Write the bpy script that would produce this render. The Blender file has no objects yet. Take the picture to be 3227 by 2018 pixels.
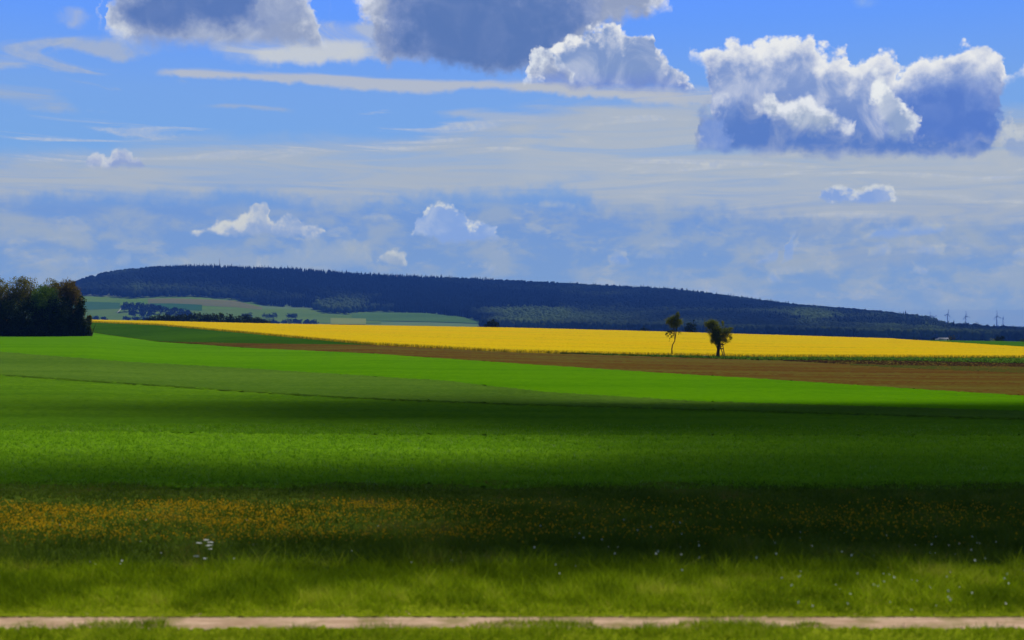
import bpy, math
import numpy as np
from mathutils import Vector
rng = np.random.default_rng(7)
SC = bpy.context.scene
R = math.radians
# ---------------------------------------------------------------- camera
F = 1236.0          # focal length in pixels of the 1024 px wide frame
HY = 326.0          # row of the horizon
CAMZ = 5.0
cam_d = bpy.data.cameras.new("camera")
cam = bpy.data.objects.new("camera", cam_d)
SC.collection.objects.link(cam)
cam.location = (0, 0, CAMZ)
cam.rotation_euler = (R(90), 0, 0)
cam_d.sensor_width = 36.0
cam_d.lens = 36.0 * F / 1024
cam_d.shift_y = (HY - 320) / 1024
cam_d.clip_start = 0.5
cam_d.clip_end = 60000
cam_d.dof.use_dof = True
cam_d.dof.focus_distance = 320
cam_d.dof.aperture_fstop = 0.85
SC.camera = cam
# ---------------------------------------------------------------- view, sun, sky
SC.view_settings.view_transform = 'Standard'
SC.view_settings.look = 'None'
SC.view_settings.exposure = 0.18
SC.view_settings.gamma = 1.0
SC.render.engine = 'CYCLES'
SC.cycles.max_bounces = 5
SC.cycles.diffuse_bounces = 2
SC.cycles.volume_bounces = 0
SC.cycles.transparent_max_bounces = 8
SC.cycles.use_denoising = True
SUN_AZ, SUN_EL = 35.0, 52.0
SV = Vector((math.cos(R(SUN_EL)) * math.sin(R(SUN_AZ)), math.cos(R(SUN_EL)) * math.cos(R(SUN_AZ)), math.sin(R(SUN_EL))))
sd = bpy.data.lights.new("sun", 'SUN')
sun = bpy.data.objects.new("sun", sd)
SC.collection.objects.link(sun)
sd.energy = 3.3
sd.angle = R(0.45)
sd.color = (1.0, 0.95, 0.86)
sun.rotation_euler = SV.to_track_quat('Z', 'Y').to_euler()
sun.location = (0, 0, 300)

W = bpy.data.worlds.new("World")
SC.world = W
W.use_nodes = True
nt = W.node_tree
nt.nodes.clear()
W.cycles.sampling_method = 'MANUAL'
W.cycles.sample_map_resolution = 512


class G:
    """small helper for building node graphs"""
    def __init__(s, tree):
        s.t = tree

    def put(s, sock, v):
        if hasattr(v, 'is_output') or isinstance(v, bpy.types.NodeSocket):
            s.t.links.new(v, sock)
        elif v is not None:
            try:
                sock.default_value = v
            except Exception:
                sock.default_value = tuple(v) + (1.0,)

    def m(s, op, a, b=None, c=None, clamp=False):
        n = s.t.nodes.new('ShaderNodeMath')
        n.operation = op
        n.use_clamp = clamp
        s.put(n.inputs[0], a)
        if b is not None: s.put(n.inputs[1], b)
        if c is not None: s.put(n.inputs[2], c)
        return n.outputs[0]

    def ss(s, v, a, b, x=0.0, y=1.0):
        n = s.t.nodes.new('ShaderNodeMapRange')
        n.interpolation_type = 'SMOOTHSTEP'
        s.put(n.inputs[0], v)
        for k, q in zip((1, 2, 3, 4), (a, b, x, y)): s.put(n.inputs[k], q)
        return n.outputs[0]

    def mix(s, f, a, b):
        n = s.t.nodes.new('ShaderNodeMix')
        n.data_type = 'RGBA'
        n.clamp_factor = True
        s.put(n.inputs[0], f)
        for k, q in ((6, a), (7, b)):
            if isinstance(q, (tuple, list)): n.inputs[k].default_value = tuple(q)[:3] + (1.0,)
            else: s.t.links.new(q, n.inputs[k])
        return n.outputs[2]

    def xyz(s, x, y, z=0.0):
        n = s.t.nodes.new('ShaderNodeCombineXYZ')
        for k, q in enumerate((x, y, z)): s.put(n.inputs[k], q)
        return n.outputs[0]

    def sep(s, v):
        n = s.t.nodes.new('ShaderNodeSeparateXYZ')
        s.t.links.new(v, n.inputs[0])
        return n.outputs

    def noise(s, vec, scale, detail=4, rough=0.55, dim='3D', dist=0.0, col=False):
        n = s.t.nodes.new('ShaderNodeTexNoise')
        n.noise_dimensions = dim
        s.t.links.new(vec, n.inputs['Vector'])
        n.inputs['Scale'].default_value = scale
        n.inputs['Detail'].default_value = detail
        n.inputs['Roughness'].default_value = rough
        n.inputs['Distortion'].default_value = dist
        return n.outputs['Color' if col else 'Fac']

    def voro(s, vec, scale, detail=2, rough=0.5):
        n = s.t.nodes.new('ShaderNodeTexVoronoi')
        n.voronoi_dimensions = '2D'
        n.feature = 'SMOOTH_F1'
        n.inputs['Smoothness'].default_value = 0.35
        s.t.links.new(vec, n.inputs['Vector'])
        n.inputs['Scale'].default_value = scale
        n.inputs['Detail'].default_value = detail
        n.inputs['Roughness'].default_value = rough
        return n.outputs['Distance']


def mixc(a, b, f): return tuple(a[k] * (1 - f) + b[k] * f for k in range(3))


def lin(r, g, b):
    return tuple(((c / 255) / 12.92 if c / 255 <= 0.04045 else ((c / 255 + 0.055) / 1.055) ** 2.4) for c in (r, g, b))


g = G(nt)
tc = nt.nodes.new('ShaderNodeTexCoord')
dx, dy, dz = g.sep(tc.outputs['Generated'])
A = g.m('MULTIPLY', g.m('ARCTAN2', dx, dy), F)                 # azimuth, in units of 1/F rad
hor = g.m('SQRT', g.m('ADD', g.m('MULTIPLY', dx, dx), g.m('MULTIPLY', dy, dy)))
E = g.m('MULTIPLY', g.m('DIVIDE', dz, g.m('MAXIMUM', hor, 1e-4)), F)   # slope of elevation, same units
AE = g.xyz(A, E)


def ae(px, py):
    az = math.atan((px - 512) / F)
    return az * F, (HY - py) * math.cos(az)


# noises shared by all clouds (kept in sky directions)
nBig = g.noise(AE, 1 / 60, 5, 0.6, '2D')
nMid = g.noise(AE, 1 / 24, 6, 0.56, '2D')
nFin = g.noise(AE, 1 / 9, 5, 0.6, '2D')
puff = g.voro(AE, 1 / 26, 3, 0.6)
sx = g.xyz(g.m('MULTIPLY', A, 0.085), E)
nStreak = g.noise(sx, 1 / 14, 6, 0.6, '2D', 0.6)
nStreak2 = g.noise(g.xyz(g.m('MULTIPLY', A, 0.22), E, 3.0), 1 / 34, 5, 0.58, '2D', 0.8)
nFrag = g.noise(g.xyz(g.m('MULTIPLY', A, 0.42), E, 11.0), 1 / 17, 7, 0.62, '2D', 0.15)
nMott = g.noise(g.xyz(g.m('MULTIPLY', A, 0.45), E, 7.0), 1 / 26, 6, 0.62, '2D', 0.2)
c0 = lambda v, k: g.m('MULTIPLY', g.m('SUBTRACT', v, 0.5), k)
wob = g.m('ADD', c0(nMid, 26.0), g.m('MULTIPLY', g.m('SUBTRACT', 0.42, puff), 15.0))   # lumpy offset for outlines
wsoft = c0(nBig, 30.0)
wlit = g.m('ADD', g.m('ADD', c0(nBig, 46.0), c0(nMid, 40.0)), g.m('MULTIPLY', g.m('SUBTRACT', puff, 0.4), 22.0))

# clear sky: Nishita, graded by height toward the photographed blue
sky = nt.nodes.new('ShaderNodeTexSky')
sky.sky_type = 'NISHITA'
sky.sun_disc = False
sky.sun_elevation = R(SUN_EL)
sky.sun_rotation = R(SUN_AZ)
sky.air_density = 1.0
sky.dust_density = 0.6
sky.ozone_density = 2.0
cr = nt.nodes.new('ShaderNodeValToRGB')
stops = [(0, (122, 152, 192)), (50, (114, 148, 195)), (110, (108, 144, 199)), (165, (114, 159, 214)), (230, (112, 156, 219)), (300, (96, 148, 236)), (345, (90, 144, 246))]
cr.color_ramp.elements[0].position = 0
raw = lin
cr.color_ramp.elements[1].position = 1
for e_, c_ in stops[1:-1]: cr.color_ramp.elements.new(e_ / 345)
for el_, (e_, c_) in zip(cr.color_ramp.elements, stops): el_.color = lin(*c_) + (1,)
nt.links.new(g.m('DIVIDE', E, 345.0, clamp=True), cr.inputs[0])
SKYK = 0.052
nis = nt.nodes.new('ShaderNodeVectorMath'); nis.operation = 'SCALE'
nt.links.new(sky.outputs[0], nis.inputs[0]); nis.inputs['Scale'].default_value = SKYK
# toward the zenith and behind the viewer only the plain sky texture is left
cur = g.mix(g.ss(E, 330, 900), cr.outputs[0], nis.outputs[0])
front = g.ss(dy, -0.3, 0.3)


def profile(pts_list, a0, a1, e0, e1):
    """RGB curve: azimuth -> up to three height profiles"""
    n = nt.nodes.new('ShaderNodeRGBCurve')
    mp = n.mapping
    mp.extend = 'HORIZONTAL'
    for ci, pts in enumerate(pts_list):
        c = mp.curves[ci]
        q = sorted(((x - a0) / (a1 - a0), (y - e0) / (e1 - e0)) for x, y in (ae(*p) for p in pts))
        while len(c.points) < len(q): c.points.new(0.5, 0.5)
        for P, (x, y) in zip(c.points, q):
            P.location = (min(max(x, 0), 1), min(max(y, 0), 1))
            P.handle_type = 'AUTO_CLAMPED'
    mp.update()
    # depends (by a vanishing amount) on the layers behind, so that layers are evaluated one after another
    Aq = g.m('MULTIPLY_ADD', cur, 1e-7, warpA)
    t = g.m('DIVIDE', g.m('SUBTRACT', Aq, a0), a1 - a0, clamp=True)
    nt.links.new(g.xyz(t, t, t), n.inputs['Color'])
    global PA
    PA = Aq
    o = g.sep(n.outputs[0])
    return [g.m('MULTIPLY_ADD', o[k], e1 - e0, e0) for k in range(len(pts_list))]


def _layer(top, base, dark, white, rim=(2, 26), soft=3.0, bsoft=8, alpha=1.0, wamp=1.0, lamp=1.0, bamp=0.35, lmul=1.0, deep=None, var=0.55):
    global cur
    allp = [ae(*p) for p in top + base]
    a0 = min(p[0] for p in allp) - 1
    a1 = max(p[0] for p in allp) + 1
    e0 = min(p[1] for p in allp) - 2
    e1 = max(p[1] for p in allp) + 2
    T, B = profile([top, base], a0, a1, e0, e1)
    # outside the azimuth range the layer must vanish
    side = g.m('MINIMUM', g.m('SUBTRACT', PA, a0), g.m('SUBTRACT', a1, PA))
    t = g.m('ADD', g.m('SUBTRACT', T, E), g.m('MULTIPLY', wob, wamp))
    t = g.m('MINIMUM', t, g.m('ADD', side, g.m('MULTIPLY', wob, wamp * 0.5)))
    b = g.m('ADD', g.m('SUBTRACT', E, B), g.m('MULTIPLY', wob, bamp))
    soft = soft * 1.45
    al = g.m('MULTIPLY', g.ss(t, -soft, soft), g.ss(b, -bsoft, bsoft))
    al = g.m('MULTIPLY', g.m('MULTIPLY', al, g.ss(side, 0, 4)), alpha)
    if lmul > 0:
        lit = g.ss(g.m('ADD', t, g.m('MULTIPLY', wlit, lamp)), rim[0], rim[1], lmul, 0.0)
        d = dark
        if deep is not None:
            d = g.mix(g.ss(b, 0, deep[1]), deep[0], dark)
        d = g.mix(g.ss(inner, 0.2, 0.85, 0, var), d, mixc(dark, white, 0.75))
        col = g.mix(lit, d, white)
        sparkle = g.m('MULTIPLY', c0(nFin, 0.55), lit)
        col = g.mix(g.m('ADD', sparkle, 0.0, clamp=True), col, lin(246, 246, 246))
    else:
        col = dark
    cur = g.mix(al, cur, col)


inner = g.m('ADD', g.m('MULTIPLY', g.noise(AE, 1 / 34, 5, 0.55, '2D', 0.4), 1.6), -0.45)
warpA = g.m('ADD', A, c0(g.noise(AE, 1 / 16, 5, 0.6, '2D', 0.3), 20.0))


def lin(r_, g_, b_):
    k = 1.0 - 0.13 * min(1.0, max(0.0, (r_ - 118) / 45.0)) + 0.10 * min(1.0, max(0.0, (r_ - 196) / 25.0))
    return raw(r_ * k, g_ * k, b_ * k * (1.0 - 0.02 * (k < 0.95)))


# high thin veil and streaks
def _veil(top, base, col, alpha, lo=0.35, hi=0.62, tsoft=14, bsoft=10, n=None):
    global cur
    allp = [ae(*p) for p in top + base]
    a0 = min(p[0] for p in allp) - 1; a1 = max(p[0] for p in allp) + 1
    e0 = min(p[1] for p in allp) - 2; e1 = max(p[1] for p in allp) + 2
    T, B = profile([top, base], a0, a1, e0, e1)
    side = g.m('MINIMUM', g.m('SUBTRACT', PA, a0), g.m('SUBTRACT', a1, PA))
    w = c0(nStreak2, 40.0 * min(1, tsoft / 10))
    t = g.ss(g.m('ADD', g.m('SUBTRACT', T, E), w), -tsoft, tsoft)
    b = g.ss(g.m('ADD', g.m('SUBTRACT', E, B), g.m('MULTIPLY', wob, min(0.5, bsoft / 14))), -bsoft, bsoft)
    al = g.m('MULTIPLY', g.m('MULTIPLY', t, b), g.ss(side, 0, 30))
    al = g.m('MULTIPLY', al, g.ss(globals()[n or 'nStreak'], lo, hi, 0.0 if n == 'nMott' else 0.35, 1.0))
    cur = g.mix(g.m('MULTIPLY', al, alpha), cur, col)


LAYERS = []


def _defer(fn, a, k):
    xs = [p[0] for p in a[0] + a[1]]; ys = [p[1] for p in a[0] + a[1]]
    LAYERS.append((fn, a, k, (min(xs) - 4, max(xs) + 4, min(ys) - 34, max(ys) + 30)))


def layer(*a, **k): _defer(_layer, a, k)
def veil(*a, **k): _defer(_veil, a, k)


V1 = lin(186, 197, 216)
veil([(-60, 160), (80, 158), (150, 146), (300, 146), (400, 148), (450, 132), (560, 112), (700, 106), (850, 112), (1090, 112)],
     [(-60, 204), (100, 198), (200, 200), (250, 196), (330, 208), (400, 200), (480, 196), (570, 194), (610, 212), (720, 214), (820, 224), (1090, 228)],
     V1, 0.90, 0.16, 0.64)
veil([(500, 130), (640, 122), (760, 125), (900, 140), (1090, 135)], [(500, 180), (640, 200), (760, 214), (900, 205), (1090, 200)], lin(190, 201, 220), 0.6, 0.3, 0.6)
veil([(-60, 208), (20, 212), (60, 222), (90, 238), (110, 262)], [(-60, 240), (20, 238), (60, 250), (90, 262), (110, 268)], lin(165, 184, 216), 0.6, tsoft=6)
veil([(720, 222), (820, 220), (900, 222), (960, 220), (1090, 225)], [(720, 262), (820, 272), (900, 268), (960, 262), (1090, 262)], lin(168, 184, 212), 0.6, 0.4, 0.6, n='nStreak2')
veil([(148, 71), (190, 69), (260, 74), (330, 74), (400, 78), (480, 80), (560, 84), (640, 86), (700, 90)],
     [(148, 74), (190, 78), (260, 82), (330, 88), (400, 94), (480, 90), (560, 96), (640, 100), (700, 102)], lin(196, 204, 224), 0.92, 0.2, 0.45, 2.5, 3)
veil([(430, 112), (470, 110), (520, 113), (560, 118)], [(430, 116), (470, 120), (520, 124), (560, 124)], lin(184, 198, 224), 0.7, 0.3, 0.5, 3, 3)
veil([(195, 105), (240, 104), (300, 109)], [(195, 107), (240, 109), (300, 113)], lin(170, 190, 228), 0.75, 0.2, 0.4, 1.5, 2)
veil([(-60, 84), (0, 84), (40, 88), (80, 110), (84, 112)], [(-60, 104), (0, 104), (40, 113), (80, 116), (84, 117)], lin(170, 190, 226), 0.8, 0.42, 0.6, 4, 4)
veil([(-60, 58), (0, 57), (44, 60)], [(-60, 70), (0, 70), (44, 66)], lin(180, 196, 228), 0.8, 0.35, 0.55, 3, 3)
veil([(36, 42), (60, 41), (100, 40), (120, 34), (164, 46)], [(36, 46), (60, 52), (100, 58), (120, 62), (164, 52)], lin(178, 194, 226), 0.85, 0.3, 0.55, 4, 4, n='nBig')
veil([(52, 12), (74, 8), (98, 18)], [(52, 22), (74, 28), (98, 26)], lin(186, 200, 230), 0.8, 0.3, 0.5, 4, 4, n='nBig')
veil([(200, 36), (260, 26), (330, 22), (400, 30)], [(200, 50), (260, 66), (330, 64), (400, 60)], lin(196, 206, 226), 0.8, 0.40, 0.6, 5, 5, n='nStreak2')
veil([(235, 53), (300, 44), (345, 40), (380, 42)], [(235, 58), (300, 66), (345, 62), (380, 58)], lin(206, 212, 224), 0.9, 0.3, 0.5, 4, 4, n='nBig')
veil([(845, -2), (862, -4), (884, -2)], [(845, 3), (862, 8), (884, 5)], lin(150, 185, 246), 0.8, 0.2, 0.4, 4, 4, n='nBig')
veil([(500, 78), (600, 86), (700, 88), (740, 92)], [(500, 92), (600, 100), (700, 108), (740, 106)], lin(196, 204, 222), 0.85, 0.2, 0.5, 5, 5)
veil([(580, 112), (640, 108), (720, 106)], [(580, 120), (640, 122), (720, 125)], lin(188, 200, 222), 0.7, 0.2, 0.5, 5, 5)
veil([(870, 155), (960, 150), (1090, 146)], [(870, 170), (960, 176), (1090, 178)], lin(196, 205, 222), 0.6, 0.35, 0.6, 8, 8, n='nBig')

veil([(-100, 206), (300, 208), (560, 200), (800, 216), (1120, 220)], [(-100, 300), (300, 290), (560, 290), (800, 302), (1120, 322)], lin(176, 191, 212), 0.55, 0.38, 0.66, 14, 16, n='nMott')
def frag(top, base, col, alpha, lo, hi, nn='nFrag', tsoft=12):
    global cur
    allp = [ae(*p) for p in top + base]
    a0 = min(p[0] for p in allp) - 1; a1 = max(p[0] for p in allp) + 1
    e0 = min(p[1] for p in allp) - 2; e1 = max(p[1] for p in allp) + 2
    T, B = profile([top, base], a0, a1, e0, e1)
    side = g.m('MINIMUM', g.m('SUBTRACT', PA, a0), g.m('SUBTRACT', a1, PA))
    reg = g.m('MINIMUM', g.m('SUBTRACT', T, E), g.m('SUBTRACT', E, B))
    reg = g.m('MULTIPLY', g.ss(reg, -4, tsoft), g.ss(side, 0, 40))
    dens = g.m('ADD', globals()[nn], g.m('MULTIPLY', g.m('SUBTRACT', reg, 1.0), 0.25))
    al = g.ss(dens, lo, hi)
    c2 = g.mix(g.ss(nFin, 0.35, 0.7), mixc(col, lin(120, 152, 205), 0.4), col)
    cur = g.mix(g.m('MULTIPLY', al, alpha), cur, c2)


def fragments(*a, **k): _defer(frag, a, k)


fragments([(640, 222), (760, 214), (900, 210), (1130, 210)], [(640, 300), (760, 306), (900, 310), (1130, 318)], lin(190, 200, 214), .6, .50, .74)
fragments([(-100, 196), (60, 205), (150, 225), (200, 240)], [(-100, 272), (60, 272), (150, 266), (200, 262)], lin(178, 193, 216), .65, .52, .70)
fragments([(240, 226), (400, 200), (560, 196), (700, 214)], [(240, 262), (400, 270), (560, 284), (700, 300)], lin(182, 196, 216), .6, .56, .72)
fragments([(-100, 40), (60, 30), (220, 50), (380, 60)], [(-100, 110), (60, 100), (220, 96), (380, 84)], lin(184, 198, 226), .75, .55, .72, nn='nStreak2')
fragments([(-100, 110), (200, 100), (420, 104), (640, 108), (1120, 120)], [(-100, 176), (200, 170), (420, 170), (640, 180), (1120, 190)], lin(204, 210, 222), .6, .54, .70, nn='nStreak')
fragments([(600, 150), (760, 158), (900, 160), (1130, 150)], [(600, 218), (760, 222), (900, 224), (1130, 224)], lin(206, 211, 220), .5, .52, .70, nn='nStreak')
# low distant cloud banks
LW, LD = lin(192, 203, 216), lin(122, 156, 212)
layer([(250, 264), (275, 250), (300, 240), (330, 236), (360, 240), (378, 264)], [(250, 268), (378, 268)], lin(150, 175, 215), lin(180, 194, 214), (0, 26), 5, 6, 0.75, 0.6)
layer([(50, 264), (66, 256), (80, 252), (96, 258), (116, 262), (128, 250), (131, 262)], [(50, 266), (131, 266)], lin(140, 168, 214), lin(178, 194, 216), (0, 14), 4, 4, 0.7, 0.5)
layer([(142, 262), (170, 256), (215, 258), (222, 263)], [(142, 268), (222, 268)], lin(150, 176, 214), lin(178, 194, 216), (0, 10), 4, 3, 0.6, 0.4)
for top, base, a_ in [
    ([(636, 257), (645, 251), (660, 253), (676, 258)], [(636, 258), (676, 259)], .65),
    ([(606, 262), (616, 250), (628, 248), (632, 262)], [(606, 264), (632, 264)], .5),
    ([(660, 241), (672, 239), (684, 242)], [(660, 246), (684, 246)], .4),
    ([(755, 262), (775, 245), (792, 226), (801, 224), (795, 240), (780, 262)], [(755, 264), (780, 264), (801, 244)], .6),
    ([(850, 238), (880, 226), (920, 222), (946, 223)], [(850, 242), (880, 238), (920, 236), (946, 232)], .7),
    ([(866, 252), (874, 243), (884, 241), (890, 250)], [(866, 256), (890, 256)], .5),
    ([(910, 252), (922, 245), (936, 243), (948, 250)], [(910, 254), (948, 256)], .6),
    ([(908, 273), (914, 262), (924, 266), (926, 268)], [(908, 274), (926, 273)], .75),
    ([(900, 292), (920, 289), (938, 290), (945, 293)], [(900, 294), (945, 295)], .45),
    ([(764, 276), (776, 270), (784, 276)], [(764, 282), (784, 282)], .5),
    ([(1012, 254), (1020, 248), (1040, 246)], [(1012, 258), (1040, 258)], .7),
    ([(358, 214), (375, 213), (392, 219)], [(358, 219), (392, 221)], .65),
    ([(540, 203), (555, 200), (575, 204)], [(540, 207), (575, 208)], .5),
    ([(480, 272), (495, 262), (502, 262), (500, 270)], [(480, 276), (502, 272)], .5),
    ([(570, 282), (600, 279), (640, 283)], [(570, 286), (640, 288)], .5),
    ([(690, 292), (720, 286), (760, 290)], [(690, 298), (760, 300)], .45)]:
    layer(top, base, LD, LW, (1, 16), 3, 3, a_, 0.35, 0.5, 0.2)

CW = lin(226, 228, 230)
# small fair weather cumulus
layer([(84, 160), (90, 153), (100, 151), (106, 157), (112, 150), (122, 147), (130, 150), (138, 154), (147, 162)], [(84, 168), (147, 170)], lin(136, 158, 212), lin(208, 214, 228), (2, 15), 2, 4, .95, .45, .5)
layer([(186, 232), (205, 225), (222, 219), (240, 216), (252, 204), (262, 200), (270, 212), (278, 218), (284, 214), (296, 214), (302, 222), (318, 222), (325, 234)],
      [(186, 233), (230, 236), (290, 237), (325, 237)], lin(142, 168, 216), lin(208, 213, 220), (4, 22), 2, 3, .95, .45, .7)
layer([(404, 240), (412, 226), (424, 208), (436, 202), (450, 203), (460, 206), (470, 214), (484, 216), (496, 226), (501, 234)],
      [(404, 241), (420, 236), (450, 244), (480, 243), (501, 238)], lin(128, 160, 214), lin(214, 219, 222), (3, 16), 2, 3, .97, .5, .9)
layer([(375, 264), (382, 254), (390, 248), (398, 250), (410, 258)], [(375, 266), (410, 266)], lin(156, 178, 214), lin(206, 213, 220), (3, 16), 2, 3, .9, .35, .5)
layer([(816, 198), (824, 186), (836, 180), (846, 182), (858, 190), (868, 184), (880, 180), (892, 184), (898, 198)], [(816, 200), (850, 205), (898, 203)], lin(128, 158, 212), lin(208, 215, 226), (3, 15), 2, 3, .95, .45, .7)

# large clouds across the top: dark undersides
layer([(98, -30), (104, 20), (108, 0), (200, -40), (330, -40), (306, -20), (318, 20), (330, 44)],
      [(98, 24), (120, 40), (160, 46), (230, 46), (270, 44), (300, 46), (330, 48)], lin(150, 166, 206), lin(212, 218, 230), (2, 40), 8, 8, .95, 1, 1.1)
layer([(108, 10), (125, -8), (200, -40), (250, -40), (262, 10), (275, 30)],
      [(108, 14), (135, 30), (160, 38), (200, 34), (240, 30), (275, 32)], lin(80, 112, 172), lin(128, 148, 192), (0, 44), 16, 12, .94, 1, 1, .8, var=.3)
layer([(354, -10), (360, -30), (450, -60), (660, -60), (668, 0), (672, 4)],
      [(354, 6), (372, 30), (390, 66), (440, 66), (500, 74), (560, 60), (600, 30), (640, 18), (672, 8)], lin(156, 170, 206), lin(222, 226, 232), (4, 44), 6, 8, .97, 1, 1.1, .6)
layer([(372, 40), (384, 12), (400, -30), (500, -60), (580, -30), (600, -30), (604, 10)],
      [(372, 52), (400, 62), (440, 68), (500, 73), (540, 66), (570, 40), (604, 20)], lin(80, 112, 170), lin(122, 142, 188), (0, 70), 20, 9, .95, 1, 1.1, .6, var=.3)
# cumulus with a bright rim, right of the dark cloud
layer([(524, 78), (530, 50), (545, 44), (560, 40), (572, 34), (590, 26), (600, 20), (612, 22), (626, 30), (640, 29), (650, 34), (655, 46), (668, 54), (680, 66), (698, 88)],
      [(524, 80), (560, 86), (600, 90), (660, 90), (698, 92)], lin(118, 143, 190), CW, (4, 24), 2, 6, 1, .7, .9, .3, 1, (lin(108, 134, 196), 20))
layer([(526, 78), (532, 56), (545, 47), (556, 56), (572, 68), (576, 80)], [(526, 82), (552, 76), (576, 84)], lin(150, 166, 208), lin(220, 226, 232), (8, 26), 3, 5, .9, .5, .9)
# the big cumulus on the right
DK = lin(86, 121, 188)
layer([(688, 48), (696, 44), (715, 42), (735, 38), (755, 40), (775, 34), (795, 32), (812, 34), (822, 44), (842, 46), (852, 58), (862, 54), (876, 50), (894, 54), (900, 62),
       (925, 54), (945, 46), (965, 43), (985, 44), (1002, 52), (1010, 66), (1030, 60), (1060, 52)],
      [(688, 52), (698, 60), (706, 74), (712, 100), (716, 150), (780, 152), (860, 155), (940, 154), (985, 150), (996, 138), (1002, 96), (1014, 80), (1060, 66)],
      lin(120, 145, 196), CW, (8, 44), 2.5, 8, 1, .75, .8, .4, 1, (DK, 70), .7)
layer([(884, 96), (905, 84), (925, 76), (950, 74), (980, 76), (998, 92), (1004, 120)], [(884, 140), (905, 152), (960, 154), (990, 148), (1004, 134)], lin(80, 116, 190), lin(104, 136, 198), (0, 24), 12, 6, .92, .5, .6)
layer([(693, 150), (696, 118), (710, 106), (722, 116), (740, 104), (752, 96), (775, 94), (800, 100), (830, 116), (858, 130), (900, 136), (960, 134), (1000, 140)],
      [(693, 152), (760, 152), (860, 156), (940, 155), (985, 151), (1000, 146)], lin(84, 119, 186), lin(196, 206, 226), (0, 10), 7, 8, .94, .6, .7, lmul=.45)
layer([(755, 108), (758, 94), (768, 88), (780, 96), (795, 92), (808, 92), (822, 104), (838, 108), (852, 118), (856, 132)], [(755, 114), (780, 124), (810, 134), (835, 134), (856, 138)], lin(160, 180, 218), lin(222, 226, 232), (6, 34), 4, 10, .97, .7, 1.1, .8)
layer([(868, 92), (872, 76), (884, 70), (894, 84), (902, 100), (916, 112), (922, 128)], [(868, 96), (878, 118), (890, 136), (908, 142), (922, 138)], lin(150, 172, 216), lin(226, 230, 232), (6, 32), 4, 9, .97, .8, 1.1, .8)
layer([(697, 124), (706, 108), (716, 108), (722, 120), (735, 140)], [(697, 150), (735, 152)], lin(120, 148, 206), lin(204, 212, 228), (2, 10), 4, 5, .7, .6, .9, lmul=.7)
layer([(1000, 140), (1008, 112), (1018, 130), (1050, 128)], [(1000, 150), (1020, 160), (1050, 165)], lin(140, 164, 212), lin(200, 210, 226), (3, 16), 5, 6, .8, .6, .9)

# the sky is evaluated zone by zone (only the layers that reach a zone are computed in it)
base_sky = cur
HAZE_D, HAZE_TOP = 1.0e-4, 262.0
HAZE_S = (0.03, 0.10, 0.36)
dpath = g.m('DIVIDE', HAZE_TOP * F, g.m('MAXIMUM', E, 15.5))
GAIN = g.m('EXPONENT', g.m('MULTIPLY', dpath, HAZE_D))
gm1 = g.m('SUBTRACT', GAIN, 1.0)
OFFS = g.xyz(g.m('MULTIPLY', gm1, HAZE_S[0]), g.m('MULTIPLY', gm1, HAZE_S[1]), g.m('MULTIPLY', gm1, HAZE_S[2]))
Q = g.m('ADD', A, 0.0)


SHARED = ['A', 'E', 'warpA', 'wob', 'wlit', 'nFin', 'inner', 'nBig', 'nStreak', 'nStreak2', 'nMott', 'nFrag']
GROUPS = {}


def layer_group(idx):
    """one node group per cloud layer: sky behind in, sky with the layer out"""
    global g, nt, cur
    if idx in GROUPS: return GROUPS[idx]
    fn, a, k, _ = LAYERS[idx]
    keep = (g, nt, {n_: globals()[n_] for n_ in SHARED})
    t = bpy.data.node_groups.new('cloud_layer', 'ShaderNodeTree')
    t.interface.new_socket(name='sky', in_out='INPUT', socket_type='NodeSocketColor')
    for n_ in SHARED: t.interface.new_socket(name=n_, in_out='INPUT', socket_type='NodeSocketFloat')
    t.interface.new_socket(name='sky', in_out='OUTPUT', socket_type='NodeSocketColor')
    gi = t.nodes.new('NodeGroupInput'); go = t.nodes.new('NodeGroupOutput')
    g, nt = G(t), t
    for n_ in SHARED: globals()[n_] = gi.outputs[n_]
    cur = gi.outputs['sky']
    fn(*a, **k)
    t.links.new(cur, go.inputs[0])
    g, nt, d = keep
    globals().update(d)
    GROUPS[idx] = t
    return t


def zone(x0, x1, y0, y1):
    cur = base_sky
    for idx, (fn, a, k, (bx0, bx1, by0, by1)) in enumerate(LAYERS):
        if bx1 >= x0 and bx0 <= x1 and by1 >= y0 and by0 <= y1:
            n = nt.nodes.new('ShaderNodeGroup')
            n.node_tree = layer_group(idx)
            nt.links.new(cur, n.inputs[0])
            for n_ in SHARED: nt.links.new(globals()[n_], n.inputs[n_])
            cur = n.outputs[0]
    # the sky beyond the haze: what the haze box takes away near the horizon is brighter air behind it
    sc_ = nt.nodes.new('ShaderNodeVectorMath'); sc_.operation = 'SCALE'
    nt.links.new(cur, sc_.inputs[0]); nt.links.new(GAIN, sc_.inputs['Scale'])
    sb_ = nt.nodes.new('ShaderNodeVectorMath'); sb_.operation = 'SUBTRACT'
    nt.links.new(sc_.outputs[0], sb_.inputs[0]); nt.links.new(OFFS, sb_.inputs[1])
    b = nt.nodes.new('ShaderNodeBackground')
    nt.links.new(sb_.outputs[0], b.inputs[0])
    return b.outputs[0]


def choose(fac, a, b):
    n = nt.nodes.new('ShaderNodeMixShader')
    g.put(n.inputs[0], fac)
    nt.links.new(a, n.inputs[1]); nt.links.new(b, n.inputs[2])
    return n.outputs[0]


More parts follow.
